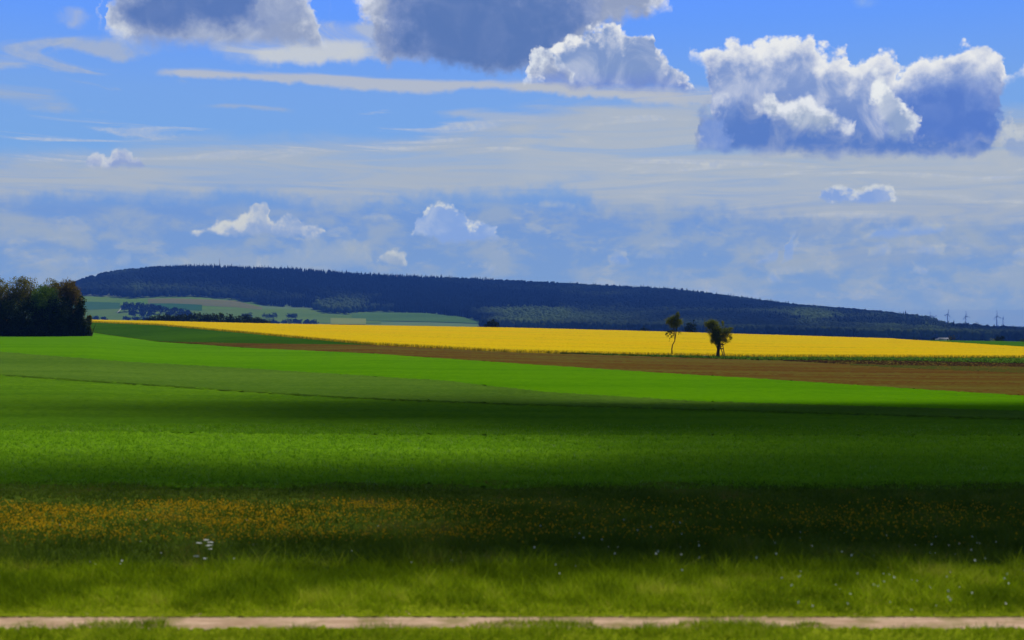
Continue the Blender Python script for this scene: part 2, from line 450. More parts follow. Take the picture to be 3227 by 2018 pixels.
XS = [-1e9, 170, 340, 520, 690, 860, 1e9]
rowsz = []
for (y0, y1) in ((-1e9, 118), (118, 192), (192, 1e9)):
    r_ = zone(XS[0], XS[1], y0, y1)
    for k in range(1, len(XS) - 1):
        r_ = choose(g.m('GREATER_THAN', A, ae(XS[k], 300)[0]), r_, zone(XS[k], XS[k + 1], y0, y1))
    rowsz.append(r_)
front_sky = choose(g.m('LESS_THAN', E, HY - 118), rowsz[0], choose(g.m('LESS_THAN', E, HY - 192), rowsz[1], rowsz[2]))
# overhead and behind the viewer: plain sky texture with scattered cloud; ground tone below the horizon
ng = g.noise(tc.outputs['Generated'], 3.0, 4, 0.6)
plain = g.mix(g.ss(ng, 0.56, 0.72, 0, 0.55), nis.outputs[0], lin(120, 135, 165))
bp = nt.nodes.new('ShaderNodeBackground'); nt.links.new(plain, bp.inputs[0])
bl0 = nt.nodes.new('ShaderNodeBackground'); bl0.inputs[0].default_value = lin(60, 80, 60) + (1,)
isf = g.m('MULTIPLY', g.ss(dy, 0.0, 0.4), g.ss(E, 700, 350))
world_sh = choose(g.m('LESS_THAN', E, -14.0), choose(isf, bp.outputs[0], front_sky), bl0.outputs[0])
wo = nt.nodes.new('ShaderNodeOutputWorld')
nt.links.new(world_sh, wo.inputs[0])


# ---------------------------------------------------------------- helpers
def tag(o, label=None, cat=None, group=None, kind=None):
    if label: o['label'] = label
    if cat: o['category'] = cat
    if group: o['group'] = group
    if kind: o['kind'] = kind
    return o


def mesh(name, V, Fc, mat=None, parent=None, smooth=False, tint=None):
    """V (n,3) array, Fc (m,k) array or list of such arrays"""
    V = np.asarray(V, dtype=np.float32)
    fl = Fc if isinstance(Fc, list) else [Fc]
    fl = [np.asarray(f, dtype=np.int32) for f in fl if len(f)]
    me = bpy.data.meshes.new(name)
    me.vertices.add(len(V))
    me.vertices.foreach_set('co', V.ravel())
    nl = sum(f.size for f in fl)
    npoly = sum(len(f) for f in fl)
    me.loops.add(nl)
    me.polygons.add(npoly)
    me.loops.foreach_set('vertex_index', np.concatenate([f.ravel() for f in fl]))
    tot = np.concatenate([np.full(len(f), f.shape[1], dtype=np.int32) for f in fl])
    st = np.concatenate([[0], np.cumsum(tot)[:-1]]).astype(np.int32)
    me.polygons.foreach_set('loop_start', st)
    me.polygons.foreach_set('loop_total', tot)
    if smooth: me.polygons.foreach_set('use_smooth', np.ones(npoly, dtype=bool))
    me.update(calc_edges=True)
    me.validate()
    if tint is not None:
        at = me.attributes.new('tint', 'FLOAT', 'POINT')
        at.data.foreach_set('value', np.asarray(tint, dtype=np.float32))
    if mat: me.materials.append(mat)
    o = bpy.data.objects.new(name, me)
    SC.collection.objects.link(o)
    if parent: o.parent = parent
    return o


def empty(name, loc, rz=0.0):
    o = bpy.data.objects.new(name, None)
    SC.collection.objects.link(o)
    o.location = loc
    o.rotation_euler = (0, 0, rz)
    return o


def merge(parts):
    """parts: list of (V, F) with equal face size -> one V, F"""
    Vs, Fs, n = [], [], 0
    for v, f in parts:
        Vs.append(np.asarray(v, float)); Fs.append(np.asarray(f, int) + n); n += len(v)
    return np.concatenate(Vs), np.concatenate(Fs)


def tube(pts, rad, seg=8):
    pts = np.asarray(pts, float); rad = np.broadcast_to(rad, (len(pts),))
    V = []
    for i, p in enumerate(pts):
        d = pts[min(i + 1, len(pts) - 1)] - pts[max(i - 1, 0)]
        d = d / (np.linalg.norm(d) + 1e-9)
        a = np.array([1, 0, 0]) if abs(d[0]) < 0.8 else np.array([0, 1, 0])
        x = np.cross(d, a); x /= np.linalg.norm(x); y = np.cross(d, x)
        for k in range(seg):
            t = 2 * math.pi * k / seg
            V.append(p + rad[i] * (math.cos(t) * x + math.sin(t) * y))
    Fq = []
    for i in range(len(pts) - 1):
        for k in range(seg):
            Fq.append((i * seg + k, i * seg + (k + 1) % seg, (i + 1) * seg + (k + 1) % seg, (i + 1) * seg + k))
    # caps as quads fans
    for base in (0, (len(pts) - 1) * seg):
        for k in range(1, seg - 2, 2):
            Fq.append((base, base + k, base + k + 1, base + k + 2))
    return np.array(V), np.array(Fq)


def box(c, s):
    c = np.asarray(c, float); s = np.asarray(s, float) / 2
    V = np.array([[x, y, z] for x in (-1, 1) for y in (-1, 1) for z in (-1, 1)]) * s + c
    Fq = np.array([(0, 1, 3, 2), (4, 6, 7, 5), (0, 4, 5, 1), (2, 3, 7, 6), (0, 2, 6, 4), (1, 5, 7, 3)])
    return V, Fq


def mat(name, build):
    m = bpy.data.materials.new(name)
    m.use_nodes = True
    t = m.node_tree
    t.nodes.clear()
    gg = G(t)
    out = t.nodes.new('ShaderNodeOutputMaterial')
    sh = build(gg, t)
    t.links.new(sh, out.inputs['Surface'])
    return m


def bsdf(gg, t, col, rough=0.9, spec=0.1, bump=None, bstr=0.5, bdist=0.1):
    p = t.nodes.new('ShaderNodeBsdfPrincipled')
    if isinstance(col, tuple): p.inputs['Base Color'].default_value = col[:3] + (1,)
    else: t.links.new(col, p.inputs['Base Color'])
    p.inputs['Roughness'].default_value = rough
    p.inputs['Specular IOR Level'].default_value = spec
    if bump is not None:
        b = t.nodes.new('ShaderNodeBump')
        b.inputs['Strength'].default_value = bstr
        b.inputs['Distance'].default_value = bdist
        t.links.new(bump, b.inputs['Height'])
        t.links.new(b.outputs[0], p.inputs['Normal'])
    return p.outputs[0]


def objco(t):
    return t.nodes.new('ShaderNodeTexCoord').outputs['Object']


def scaled(gg, v, sx, sy, sz=1.0):
    x, y, z = gg.sep(v)
    return gg.xyz(gg.m('MULTIPLY', x, sx), gg.m('MULTIPLY', y, sy), gg.m('MULTIPLY', z, sz))


def crop(name, ca, cb, cc=None, row=0.35, patch=0.05, fine=2.5, bstr=0.6, bdist=0.12, cs=0.35):
    """a field: broad patches, rows running with the drill direction, plant scale grain"""
    def f(gg, t):
        co = objco(t)
        patchn = gg.noise(scaled(gg, co, 0.35, 1.0), patch, 4, 0.55)
        rows = gg.noise(scaled(gg, co, 0.05, 1.0), row, 4, 0.6)
        grain = gg.noise(scaled(gg, co, 0.6, 1.0), fine, 5, 0.7)
        w = gg.m('ADD', gg.m('ADD', gg.m('MULTIPLY', patchn, 0.5), gg.m('MULTIPLY', rows, 0.3)), gg.m('MULTIPLY', grain, 0.45))
        c = gg.mix(gg.ss(w, 0.5, 0.76), ca, cb)
        if cc: c = gg.mix(gg.ss(grain, 0.58, 0.72, 0, cs), c, cc)
        return bsdf(gg, t, c, 1.0, 0.0, grain, bstr, bdist)
    return mat(name, f)


def leafmat(name, ca, cb, trans=0.25, ns=0.6, cc=None):
    def f(gg, t):
        at = t.nodes.new('ShaderNodeAttribute'); at.attribute_name = 'tint'
        n = gg.noise(objco(t), ns, 3, 0.6)
        w = gg.m('ADD', gg.m('MULTIPLY', at.outputs['Fac'], 0.55), gg.m('MULTIPLY', n, 0.6))
        c = gg.mix(gg.ss(w, 0.3, 0.85), ca, cb)
        if cc: c = gg.mix(gg.ss(w, 0.72, 0.95), c, cc)
        d = t.nodes.new('ShaderNodeBsdfDiffuse'); t.links.new(c, d.inputs[0])
        tr = t.nodes.new('ShaderNodeBsdfTranslucent'); t.links.new(c, tr.inputs[0])
        mx = t.nodes.new('ShaderNodeMixShader'); mx.inputs[0].default_value = trans
        t.links.new(d.outputs[0], mx.inputs[1]); t.links.new(tr.outputs[0], mx.inputs[2])
        return mx.outputs[0]
    return mat(name, f)


# ---------------------------------------------------------------- terrain
PXF = np.arange(-420, 1445, 4.0)        # columns of the profile table (as seen from the train window)


def K(pxs, vals):
    return np.interp(PXF, pxs, vals)


S = [-200, 0, 89, 157, 254, 369, 508, 635, 761, 897, 1024, 1224]
ridge_px = [-200, 0, 40, 75, 92, 97, 100, 127, 159, 190, 222, 254, 301, 358, 397, 444, 508, 571, 619, 666, 714, 761, 793, 857, 904, 930, 942, 952, 971, 987, 1024, 1224]
ridge_py = [330, 308, 292, 281, 274.5, 277, 272, 268, 265, 264.3, 264.6, 266, 267.5, 272, 274, 275.8, 279, 282, 285, 287, 292.6, 299, 303, 308, 313, 317, 322, 325.5, 328.4, 332.5, 331, 331]
VS = 1.5            # distance factor of the hill
zz = lambda Y, py: CAMZ + (HY - py) / F * Y
Y1 = K(S, [560, 470, 400, 320, 255, 206, 165, 140, 122, 107, 95, 80])
Z1 = zz(Y1, K(S, [322, 330, 332.5, 342, 348.5, 353.5, 363, 371.4, 379, 388, 396, 410]))
Y2 = K(S, [620, 540, 480, 430, 345, 268, 258, 258, 262, 262, 262, 262])
Z2 = zz(Y2, K(S, [316, 320.5, 322, 325, 334, 345, 352.4, 355.5, 357.5, 358, 358.5, 360]))
Y3 = K(S, [650, 620, 600, 595, 580, 565, 550, 545, 540, 520, 520, 520])
Z3 = zz(Y3, K(S, [315, 319.3, 319.7, 320.8, 323, 325, 327.3, 330.5, 334.2, 338.4, 341.5, 344])) - np.interp(PXF, [900, 1000], [.55, 0])
Y4 = Y3 + 330; Z4 = Z3 - 9
Y5 = np.full_like(Y1, 1350.); Z5 = np.full_like(Y1, -22.)
Y6 = VS * K(S, [2000, 2000, 2000, 2000, 2000, 1950, 1850, 1700, 1600, 1500, 1450, 1450])
Z6 = zz(Y6, K(S, [322, 322, 322, 323, 325, 326, 328, 331, 335, 339, 342, 345]))
Y7 = VS * K(S, [2350, 2350, 2350, 2350, 2350, 2350, 2300, 2200, 2050, 1850, 1700, 1700])
edge_px = [-200, 89, 133, 159, 203, 235, 267, 311, 324, 349, 359, 381, 428, 460, 482]
edge_py = [296, 296, 298.6, 297.3, 297.6, 300.5, 306, 308.4, 313.5, 314.8, 312.6, 312, 313.5, 317, 322]
Z7 = zz(Y7, K(S, [297, 297, 297, 297.5, 302, 311, 312, 314, 319, 329, 339, 342]))
Y8 = VS * K(S, [3000, 3000, 3000, 3000, 3000, 3000, 2950, 2850, 2550, 2200, 1950, 1950])
TREEH = 20.0
Z8 = zz(Y8, np.interp(PXF, ridge_px, ridge_py)) - TREEH
Y9 = Y8 + 900; Z9 = Z8 - 45
Y10 = np.full_like(Y1, 7600.); Z10 = np.full_like(Y1, -38.)
Y11 = np.full_like(Y1, 20000.); Z11 = np.full_like(Y1, -38.)
KY = np.stack([np.full_like(Y1, 60.), Y1, Y2, Y3, Y4, Y5, Y6, Y7, Y8, Y9, Y10, Y11])
KZ = np.stack([np.zeros_like(Y1), Z1, Z2, Z3, Z4, Z5, Z6, Z7, Z8, Z9, Z10, Z11])
LY = np.linspace(math.log(50), math.log(20000), 1500)
TAB = np.stack([np.interp(np.exp(LY), KY[:, i], KZ[:, i]) for i in range(len(PXF))])
ker = np.exp(-0.5 * (np.arange(-9, 10) / 4.0) ** 2); ker /= ker.sum()
TAB = np.stack([np.convolve(np.pad(r, 9, mode='edge'), ker, mode='valid') for r in TAB])


def terr(x, y):
    x = np.asarray(x, float); y = np.asarray(y, float)
    x, y = np.broadcast_arrays(x, y)
    ys = np.maximum(y, 50.0)
    px = 512 + F * x / ys
    fi = np.clip((px - PXF[0]) / 4.0, 0, len(PXF) - 1.001)
    fj = np.clip((np.log(ys) - LY[0]) / (LY[1] - LY[0]), 0, len(LY) - 1.001)
    i = fi.astype(int); j = fj.astype(int); a = fi - i; b = fj - j
    z = (TAB[i, j] * (1 - a) * (1 - b) + TAB[i + 1, j] * a * (1 - b) + TAB[i, j + 1] * (1 - a) * b + TAB[i + 1, j + 1] * a * b)
    return np.where(y < 50, 0.0, z)


def dist_at(px, py, lo=18.0, hi=1200.0, lift=0.0):
    """distance at which the sight line through (px, py) meets the ground"""
    px = np.atleast_1d(np.asarray(px, float)); py = np.broadcast_to(np.asarray(py, float), px.shape)
    out = np.empty(len(px))
    Ys = np.exp(np.linspace(math.log(lo), math.log(hi), 3000))
    for k in range(len(px)):
        z = terr((px[k] - 512) / F * Ys, Ys) + lift
        v = HY - (z - CAMZ) / Ys * F
        idx = np.argmax(v <= py[k])
        if idx == 0 and v[0] > py[k]: idx = int(np.argmin(v))
        out[k] = Ys[idx]
    return out


def sx(px, Y): return (px - 512) / F * Y


# base ground to the horizon
rows = np.concatenate([np.arange(-400, 0, 40), np.arange(0, 60, 5), np.exp(np.linspace(math.log(60), math.log(20000), 420))])
cols = np.linspace(-1.25, 1.25, 330)
xx = cols[None, :] * (np.maximum(rows, 0)[:, None] * 0.75 + 260)
yy = np.broadcast_to(rows[:, None], xx.shape)
gz = terr(xx, yy) - 0.35
n0, n1 = xx.shape


def gridf(n0, n1):
    i = np.arange(n0 - 1)[:, None]; j = np.arange(n1 - 1)[None, :]
    a = i * n1 + j
    return np.stack([a, a + 1, a + n1 + 1, a + n1], -1).reshape(-1, 4)


def far_ground(gg, t):
    co = objco(t)
    v = t.nodes.new('ShaderNodeTexVoronoi'); v.inputs['Scale'].default_value = 1 / 240
    t.links.new(scaled(gg, co, 0.6, 1.4, 0.0), v.inputs['Vector'])
    n = gg.noise(co, 0.02, 5, 0.6)
    c = gg.mix(gg.sep(v.outputs['Color'])[0], (0.09, 0.19, 0.055), (0.20, 0.24, 0.095))
    c = gg.mix(gg.ss(n, 0.4, 0.7, 0, 0.5), c, (0.12, 0.20, 0.05))
    return bsdf(gg, t, c, 1.0, 0.0)


tag(mesh('ground', np.stack([xx, yy, gz], -1).reshape(-1, 3), gridf(n0, n1), mat('far_ground', far_ground), smooth=True), kind='structure')


def field(name, px, Yf, Yb, material, lift=0.0, nr=50, rough=0.0, skirt=False, seed=1, ncol=420):
    """a strip of land between two boundary curves, laid on the terrain; px = columns, Yf/Yb = near/far distance"""
    pc = np.linspace(px[0], px[-1], ncol)
    yf = np.interp(pc, px, Yf); yb = np.maximum(np.interp(pc, px, Yb), yf + 0.02)
    w = np.linspace(0, 1, nr)
    Yg = yf[None, :] + (yb - yf)[None, :] * w[:, None]
    X = (pc[None, :] - 512) / F * Yg
    Z = terr(X, Yg) + lift
    if rough:
        r2 = np.random.default_rng(seed)
        Z = Z + r2.normal(0, rough, Z.shape)
        X = X + r2.normal(0, rough, Z.shape)
    V = np.stack([X, Yg, Z], -1).reshape(-1, 3)
    Fq = gridf(nr, ncol)
    if skirt:   # front face of a standing crop
        b = V[:ncol].copy(); b[:, 2] -= lift + 0.1; b[:, 1] -= 1.0
        k = np.arange(ncol - 1); n = len(V)
        V = np.concatenate([V, b])
        Fq = np.concatenate([Fq, np.stack([n + k, n + k + 1, k + 1, k], -1)])
    return tag(mesh(name, V, Fq, material, smooth=True), kind='structure')


PC = np.linspace(-150, 1174, 140)          # columns beyond both edges of the photograph
at = lambda pts, lo=18, hi=1200, lift=0.0: dist_at(PC, np.interp(PC, [p[0] for p in pts], [p[1] for p in pts]), lo, hi, lift)
YK1 = np.interp(PC, PXF, Y1); YK2 = np.interp(PC, PXF, Y2); YK3 = np.interp(PC, PXF, Y3)
Yp0, Yp1 = 20.4, 21.2                    # the sandy track
Yv = 25.2
Ym = at([(-150, 487), (1174, 487)]) + .5 * np.sin(PC * .021) + .35 * np.sin(PC * .057 + 1)
Yc = at([(-150, 430), (0, 431), (300, 435), (512, 436), (1174, 436)])
Yt = at([(-150, 365), (0, 375), (254, 392), (349, 398), (500, 404), (1174, 424)])
Yg_ = at([(-150, 345), (0, 352), (127, 362), (254, 369), (338, 374.5), (444, 381), (540, 392), (700, 402), (1174, 416)])
brown_back = [(-150, 340), (157, 341.6), (254, 343.6), (369, 345), (508, 352.4), (581, 354.3), (761, 360.4), (897, 361), (1024, 363.6), (1174, 366)]
Ybb = at(brown_back, 60, 400)
Ybb = np.where(PC < 157, YK1 + 0.5, np.where(PC < 581, np.minimum(Ybb, YK2), Ybb))
Ybb = np.maximum(Ybb, YK1 + 0.3)

M_verge = crop('verge_earth', (0.15, 0.19, 0.006), (0.23, 0.28, 0.010), (0.28, 0.20, 0.06), 1.2, 0.3, 6, 0.8, 0.06)
M_meadow = crop('meadow_earth', (0.055, 0.095, 0.008), (0.10, 0.145, 0.014), (0.15, 0.12, 0.03), 0.9, 0.2, 5, 0.8, 0.08)
M_clover = crop('clover', (0.09, 0.21, 0.005), (0.15, 0.30, 0.008), (0.24, 0.34, 0.07), 0.5, 0.08, 3.2, 0.8, 0.08, 0.3)  # third colour: pale speckle, with bright glints painted in
M_past = crop('pasture', (0.058, 0.145, 0.005), (0.098, 0.21, 0.007), None, 0.35, 0.05, 2.0)
M_grey = crop('barley_greygreen', (0.060, 0.130, 0.010), (0.092, 0.175, 0.016), (0.12, 0.19, 0.035), 0.25, 0.03, 1.6, 0.5, 0.1, 0.25)
M_wheat = crop('young_wheat', (0.062, 0.19, 0.0015), (0.095, 0.245, 0.0015), None, 0.14, 0.02, 1.0, 0.4, 0.08)
M_deep = crop('dark_wheat', (0.024, 0.075, 0.003), (0.038, 0.105, 0.004), None, 0.12, 0.02, 0.7, 0.5, 0.1)
M_farg = crop('far_wheat', (0.035, 0.105, 0.003), (0.05, 0.14, 0.004), None, 0.1, 0.02, 0.5)
M_strip = crop('rough_grass', (0.045, 0.10, 0.006), (0.075, 0.145, 0.009), (0.11, 0.13, 0.03), 0.3, 0.08, 0.9, 0.6, 0.15)


def soil(gg, t):
    co = objco(t)
    rows = gg.noise(scaled(gg, co, 0.018, 1.0), 0.085, 3, 0.5)
    lines = gg.noise(scaled(gg, co, 0.012, 1.0), 0.45, 3, 0.6)
    grain = gg.noise(scaled(gg, co, 0.6, 1.0), 1.3, 6, 0.75)
    c = gg.mix(gg.ss(rows, 0.42, 0.60), (0.105, 0.050, 0.009), (0.110, 0.082, 0.012))
    c = gg.mix(gg.ss(lines, 0.48, 0.66, 0, 0.8), c, (0.115, 0.112, 0.018))
    c = gg.mix(gg.ss(lines, 0.5, 0.3, 0, 0.5), c, (0.075, 0.030, 0.008))
    c = gg.mix(gg.ss(grain, 0.52, 0.75, 0, 0.5), c, (0.15, 0.105, 0.035))
    c = gg.mix(gg.ss(grain, 0.48, 0.3, 0, 0.5), c, (0.055, 0.028, 0.008))
    return bsdf(gg, t, c, 1.0, 0.0, grain, 0.6, 0.15)


M_soil = mat('ploughed_soil', soil)
M_damp = crop('damp_soil', (0.022, 0.012, 0.005), (0.04, 0.020, 0.008), None, 0.4, 0.06, 1.5)  # strip of soil much darker than the ploughed field
M_sprout = crop('sprouting_soil', (0.045, 0.065, 0.009), (0.085, 0.072, 0.013), None, 0.35, 0.08, 1.2)


def rape(gg, t):
    co = objco(t)
    big = gg.noise(scaled(gg, co, 0.25, 1.0), 0.035, 4, 0.6)
    rows = gg.noise(scaled(gg, co, 0.04, 0.8), 0.22, 4, 0.65)
    grain = gg.noise(scaled(gg, co, 0.5, 0.8), 1.6, 6, 0.75)
    c = gg.mix(gg.ss(big, 0.35, 0.65), (0.63, 0.395, 0.002), (0.60, 0.42, 0.003))
    w = gg.m('ADD', gg.m('MULTIPLY', rows, 0.55), gg.m('MULTIPLY', grain, 0.5))
    c = gg.mix(gg.ss(w, 0.54, 0.36, 0, 0.85), c, (0.34, 0.27, 0.008))
    c = gg.mix(gg.ss(w, 0.44, 0.33, 0, 0.8), c, (0.14, 0.17, 0.012))
    c = gg.mix(gg.ss(grain, 0.6, 0.75, 0, 0.6), c, (0.70, 0.52, 0.006))
    return bsdf(gg, t, c, 1.0, 0.0, grain, 0.4, 0.2)


M_rape = mat('rapeseed_bloom', rape)


def sand(gg, t):
    co = objco(t)
    a = gg.noise(scaled(gg, co, 0.25, 1.0), 4.0, 5, 0.65)
    b = gg.noise(co, 1.3, 4, 0.6)
    c = gg.mix(gg.ss(a, 0.35, 0.7), (0.42, 0.27, 0.16), (0.68, 0.47, 0.31))
    c = gg.mix(gg.ss(b, 0.46, 0.66, 0, 0.75), c, (0.24, 0.20, 0.06))
    return bsdf(gg, t, c, 0.95, 0.05, a, 0.5, 0.03)


M_sand = mat('sandy_track', sand)
o1 = np.ones_like(PC)
field('grass_verge', PC, o1 * 5.0, o1 * Yp0, M_verge, 0.02, 60, 0.015)
field('path', PC, o1 * (Yp0 - .1), o1 * (Yp1 + .5), M_sand, 0.004, 14, 0.003)
field('grass_verge', PC, o1 * Yp1, o1 * Yv, M_verge, 0.016, 50, 0.006)
field('meadow', PC, o1 * Yv, Ym, M_meadow, 0.03, 90, 0.03)
field('clover_field', PC, Ym, Yc, M_clover, 0.03, 90, 0.03)
field('pasture', PC, Yc, Yt, M_past, 0.03, 90, 0.03)
field('barley_field', PC, Yt, Yg_, M_grey, 0.03, 90, 0.03)
field('wheat_field', PC, Yg_, YK1, M_wheat, 0.03, 120, 0.02)
field('furrow', PC, Yt - 0.016 * Yt, Yt + .2, crop('furrow_dark', (0.036, 0.08, 0.005), (0.06, 0.12, 0.007), None, .3, .1), 0.06, 4, 0.012)
field('ploughed_field', PC, YK1, Ybb, M_soil, 0.03, 120, 0.03)
s_ = PC > 575
field('grass_strip', PC[s_], Ybb[s_], YK2[s_] + 3, M_strip, 0.10, 30, 0.08)
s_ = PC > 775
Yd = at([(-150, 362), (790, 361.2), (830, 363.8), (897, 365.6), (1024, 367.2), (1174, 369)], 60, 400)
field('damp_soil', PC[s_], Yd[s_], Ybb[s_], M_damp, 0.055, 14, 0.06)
s_ = PC > 850
Ye = at([(-150, 364), (860, 365.8), (940, 370), (1024, 373.5), (1174, 378)], 60, 400)
field('sprouting_field', PC[s_], Ye[s_], Yd[s_], M_sprout, 0.05, 20, 0.04)
s_ = PC < 375
Yw = np.where(PC < 157, YK1, Ybb)
field('dark_wheat_field', PC[s_], Yw[s_], YK2[s_] + 2, M_deep, 0.035, 90, 0.03)
Yr = at([(-150, 300), (880, 330), (897, 338.9), (1024, 346.8), (1174, 356)], 263, 522, .55)
Yr = np.where(PC < 893, YK3 + 14, Yr)
field('rapeseed_field', PC, YK2, Yr, M_rape, .58, 200, 0.05, True, ncol=900)
s_ = PC > 850
field('far_wheat_field', PC[s_], Yr[s_], YK3[s_] + 14, M_farg, 0.05, 40, 0.03)

def fbm(x, y, s, seed):
    r_ = np.random.default_rng(seed); o = np.zeros_like(x)
    for k in range(9):
        a = r_.uniform(0, 6.28); f_ = (1.6 ** (k % 5)) / s
        o += np.sin(x * math.cos(a) * f_ + y * math.sin(a) * f_ * 1.0 + r_.uniform(0, 6.28)) / (1 + k % 5) ** .6
    return o / 4


# ragged edges: stalks standing along the near side of the rapeseed, weeds along the strip
def tufts(name, X, Y, h, w, material, lean=0.25, base=None, kind='stuff', label=None, cat=None, tint=None):
    n = len(X)
    Z = terr(X, Y) if base is None else base
    th = rng.uniform(0, math.pi, n)
    ddx, ddy = np.cos(th) * w / 2, np.sin(th) * w / 2
    lx, ly = rng.normal(0, lean, n) * h, rng.normal(0, lean, n) * h
    V = np.empty((n, 3, 3))
    V[:, 0] = np.stack([X - ddx, Y - ddy, Z], -1)
    V[:, 1] = np.stack([X + ddx, Y + ddy, Z], -1)
    V[:, 2] = np.stack([X + lx, Y + ly, Z + h], -1)
    tt = rng.uniform(0, 1, n) if tint is None else tint
    o = mesh(name, V.reshape(-1, 3), np.arange(3 * n).reshape(-1, 3), material, tint=np.repeat(tt, 3))
    return tag(o, label, cat, kind=kind)


def scatter(n, Y0, Y1_, pxr=(-60, 1084), bias=0.0):
    # even over the ground area between two distances
    Y = np.sqrt(rng.uniform(Y0 ** 2, Y1_ ** 2, n))
    px = rng.uniform(pxr[0], pxr[1], n)
    return sx(px, Y), Y


M_gr1 = leafmat('verge_grass', (0.12, 0.19, 0.004), (0.38, 0.50, 0.008), 0.5, 1.2, (0.48, 0.46, 0.05))
M_gr2 = leafmat('meadow_grass', (0.06, 0.105, 0.008), (0.14, 0.20, 0.014), 0.45, 0.8, (0.24, 0.17, 0.04))
M_gr3 = leafmat('clover_blades', (0.10, 0.24, 0.005), (0.21, 0.40, 0.010), 0.45, 0.5, (0.30, 0.40, 0.12))
M_weed = leafmat('edge_weeds', (0.03, 0.07, 0.008), (0.09, 0.16, 0.012), 0.2)
X, Y = scatter(75000, Yp1 + 0.02, 25.6)
cl = 0.5 + 0.5 * np.sin(X * 1.7 + 3 * np.sin(Y * 1.1)) * np.sin(Y * 2.3 + X * 0.6)
pt = fbm(X, Y * 1.3, .8, 41)
h = rng.uniform(0.10, 0.26, len(X)) * (0.55 + 0.9 * cl + .5 * np.clip(pt, 0, 1)) + (rng.random(len(X)) < 0.02) * rng.uniform(0.1, 0.3, len(X))
h *= np.interp(Y - Yp1, [0, .25, 1.2], [.12, .35, 1])
h += (fbm(X * 1.2, Y, .35, 47) > .42) * (Y > 23.6) * (rng.random(len(X)) < .3) * rng.uniform(0.05, 0.28, len(X))
vt = np.clip(.42 + .75 * fbm(X, Y * .8, .55, 42) + rng.normal(0, .2, len(X)), 0, 1)
tufts('verge_grass', X, Y, h, rng.uniform(0.008, 0.022, len(X)), M_gr1, 0.75, tint=vt, label='bright green verge grass beyond the sandy track', cat='grass')
X, Y = scatter(40000, 19.2, 20.85)
h = rng.uniform(0.04, 0.14, len(X)) * (0.7 + 1.3 * np.clip(fbm(X, Y, .5, 43) + .2, 0, 1))
kp = (Y < 20.3) | (fbm(X * .6, Y * .3, .5, 43) > (Y - 20.3) * .9 - .05)
X, Y, h = X[kp], Y[kp], h[kp]
tufts('track_grass', X, Y, h, rng.uniform(0.008, 0.02, len(X)), M_gr1, 0.75, label='tufts of grass along the near edge of the sandy track', cat='grass')
X, Y = scatter(90000, 25.3, 39.5)
cl = 0.5 + 0.5 * np.sin(X * 0.9 + 3 * np.sin(Y * 0.7)) * np.sin(Y * 1.3)
pt = fbm(X, Y * .7, .9, 44)
h = rng.uniform(0.12, 0.30, len(X)) * (0.6 + 0.7 * cl) * np.interp(Y, [33, 39.5], [1, .4]) + (Y < 28.5) * np.clip(pt, 0, 1) * rng.uniform(0.1, 0.5, len(X))
vt = np.clip(.40 + .7 * fbm(X, Y * .6, .7, 45) + rng.normal(0, .2, len(X)), 0, 1)
tufts('meadow_grass', X, Y, h, rng.uniform(0.012, 0.03, len(X)), M_gr2, 0.6, tint=vt, label='tall meadow grass lying partly in cloud shadow', cat='grass')
X, Y = scatter(90000, 37.5, 62)
tufts('clover_leaves', X, Y, rng.uniform(0.06, 0.17, len(X)), rng.uniform(0.02, 0.05, len(X)), M_gr3, 0.8, label='low clover plants of the green field', cat='crop')

# flowers: small tilted discs (hexagons) on the grass tips
def blooms(name, X, Y, Z, r, material, label, cat='flowers'):
    n = len(X)
    k = np.arange(6) * math.pi / 3
    nx, ny = rng.normal(0, 0.35, n), rng.normal(-0.5, 0.35, n)
    V = np.empty((n, 7, 3))
    dxx = r[:, None] * np.cos(k)[None]; dyy = r[:, None] * np.sin(k)[None]
    V[:, :6, 0] = X[:, None] + dxx
    V[:, :6, 1] = Y[:, None] + dyy
    V[:, :6, 2] = Z[:, None] - dxx * nx[:, None] - dyy * ny[:, None]
    V[:, 6] = np.stack([X, Y, Z + r * 0.35], -1)
    b = np.arange(n)[:, None, None] * 7
    tri = np.array([(q, (q + 1) % 6, 6) for q in range(6)])[None] + b
    return tag(mesh(name, V.reshape(-1, 3), tri.reshape(-1, 3), material, tint=np.repeat(rng.uniform(0, 1, n), 7)), label, cat, kind='stuff')


M_yel = leafmat('buttercup', (0.50, 0.27, 0.006), (0.62, 0.38, 0.012), 0.3)
M_whi = leafmat('white_petals', (0.62, 0.64, 0.55), (0.8, 0.8, 0.74), 0.2)
n = 17000
Y = np.sqrt(rng.uniform(27.6 ** 2, 34.2 ** 2, n * 3)); px = rng.uniform(-60, 1084, n * 3)
dens = np.clip(np.interp(px, [0, 350, 520, 700, 1084], [1, 1, .5, .22, .18]), 0, 1)
cl = 0.5 + 0.5 * np.sin(sx(px, Y) * 0.8 + 2 * np.sin(Y)) * np.sin(Y * 1.7 + sx(px, Y) * 0.5)
cl = np.clip(cl + .35 * fbm(sx(px, Y), Y * 1.6, .9, 31), 0, 1) ** 1.6
keep = rng.random(n * 3) < dens * (0.06 + 0.75 * cl) * np.interp(Y, [27.6, 29, 33.4, 34.2], [.15, 1, 1, .2])
X, Y = sx(px, Y)[keep], Y[keep]
blooms('yellow_flowers', X, Y, rng.uniform(0.12, 0.30, len(X)), rng.uniform(0.009, 0.024, len(X)), M_yel, 'yellow buttercups scattered in a band across the meadow')
px = np.concatenate([rng.uniform(-40, 1064, 40), rng.uniform(560, 1064, 40), rng.uniform(780, 1064, 40)])
Y = np.concatenate([rng.uniform(23, 30, 40), rng.uniform(24.5, 28.5, 40), rng.uniform(20.5, 24.5, 40)])
X = sx(px, Y)
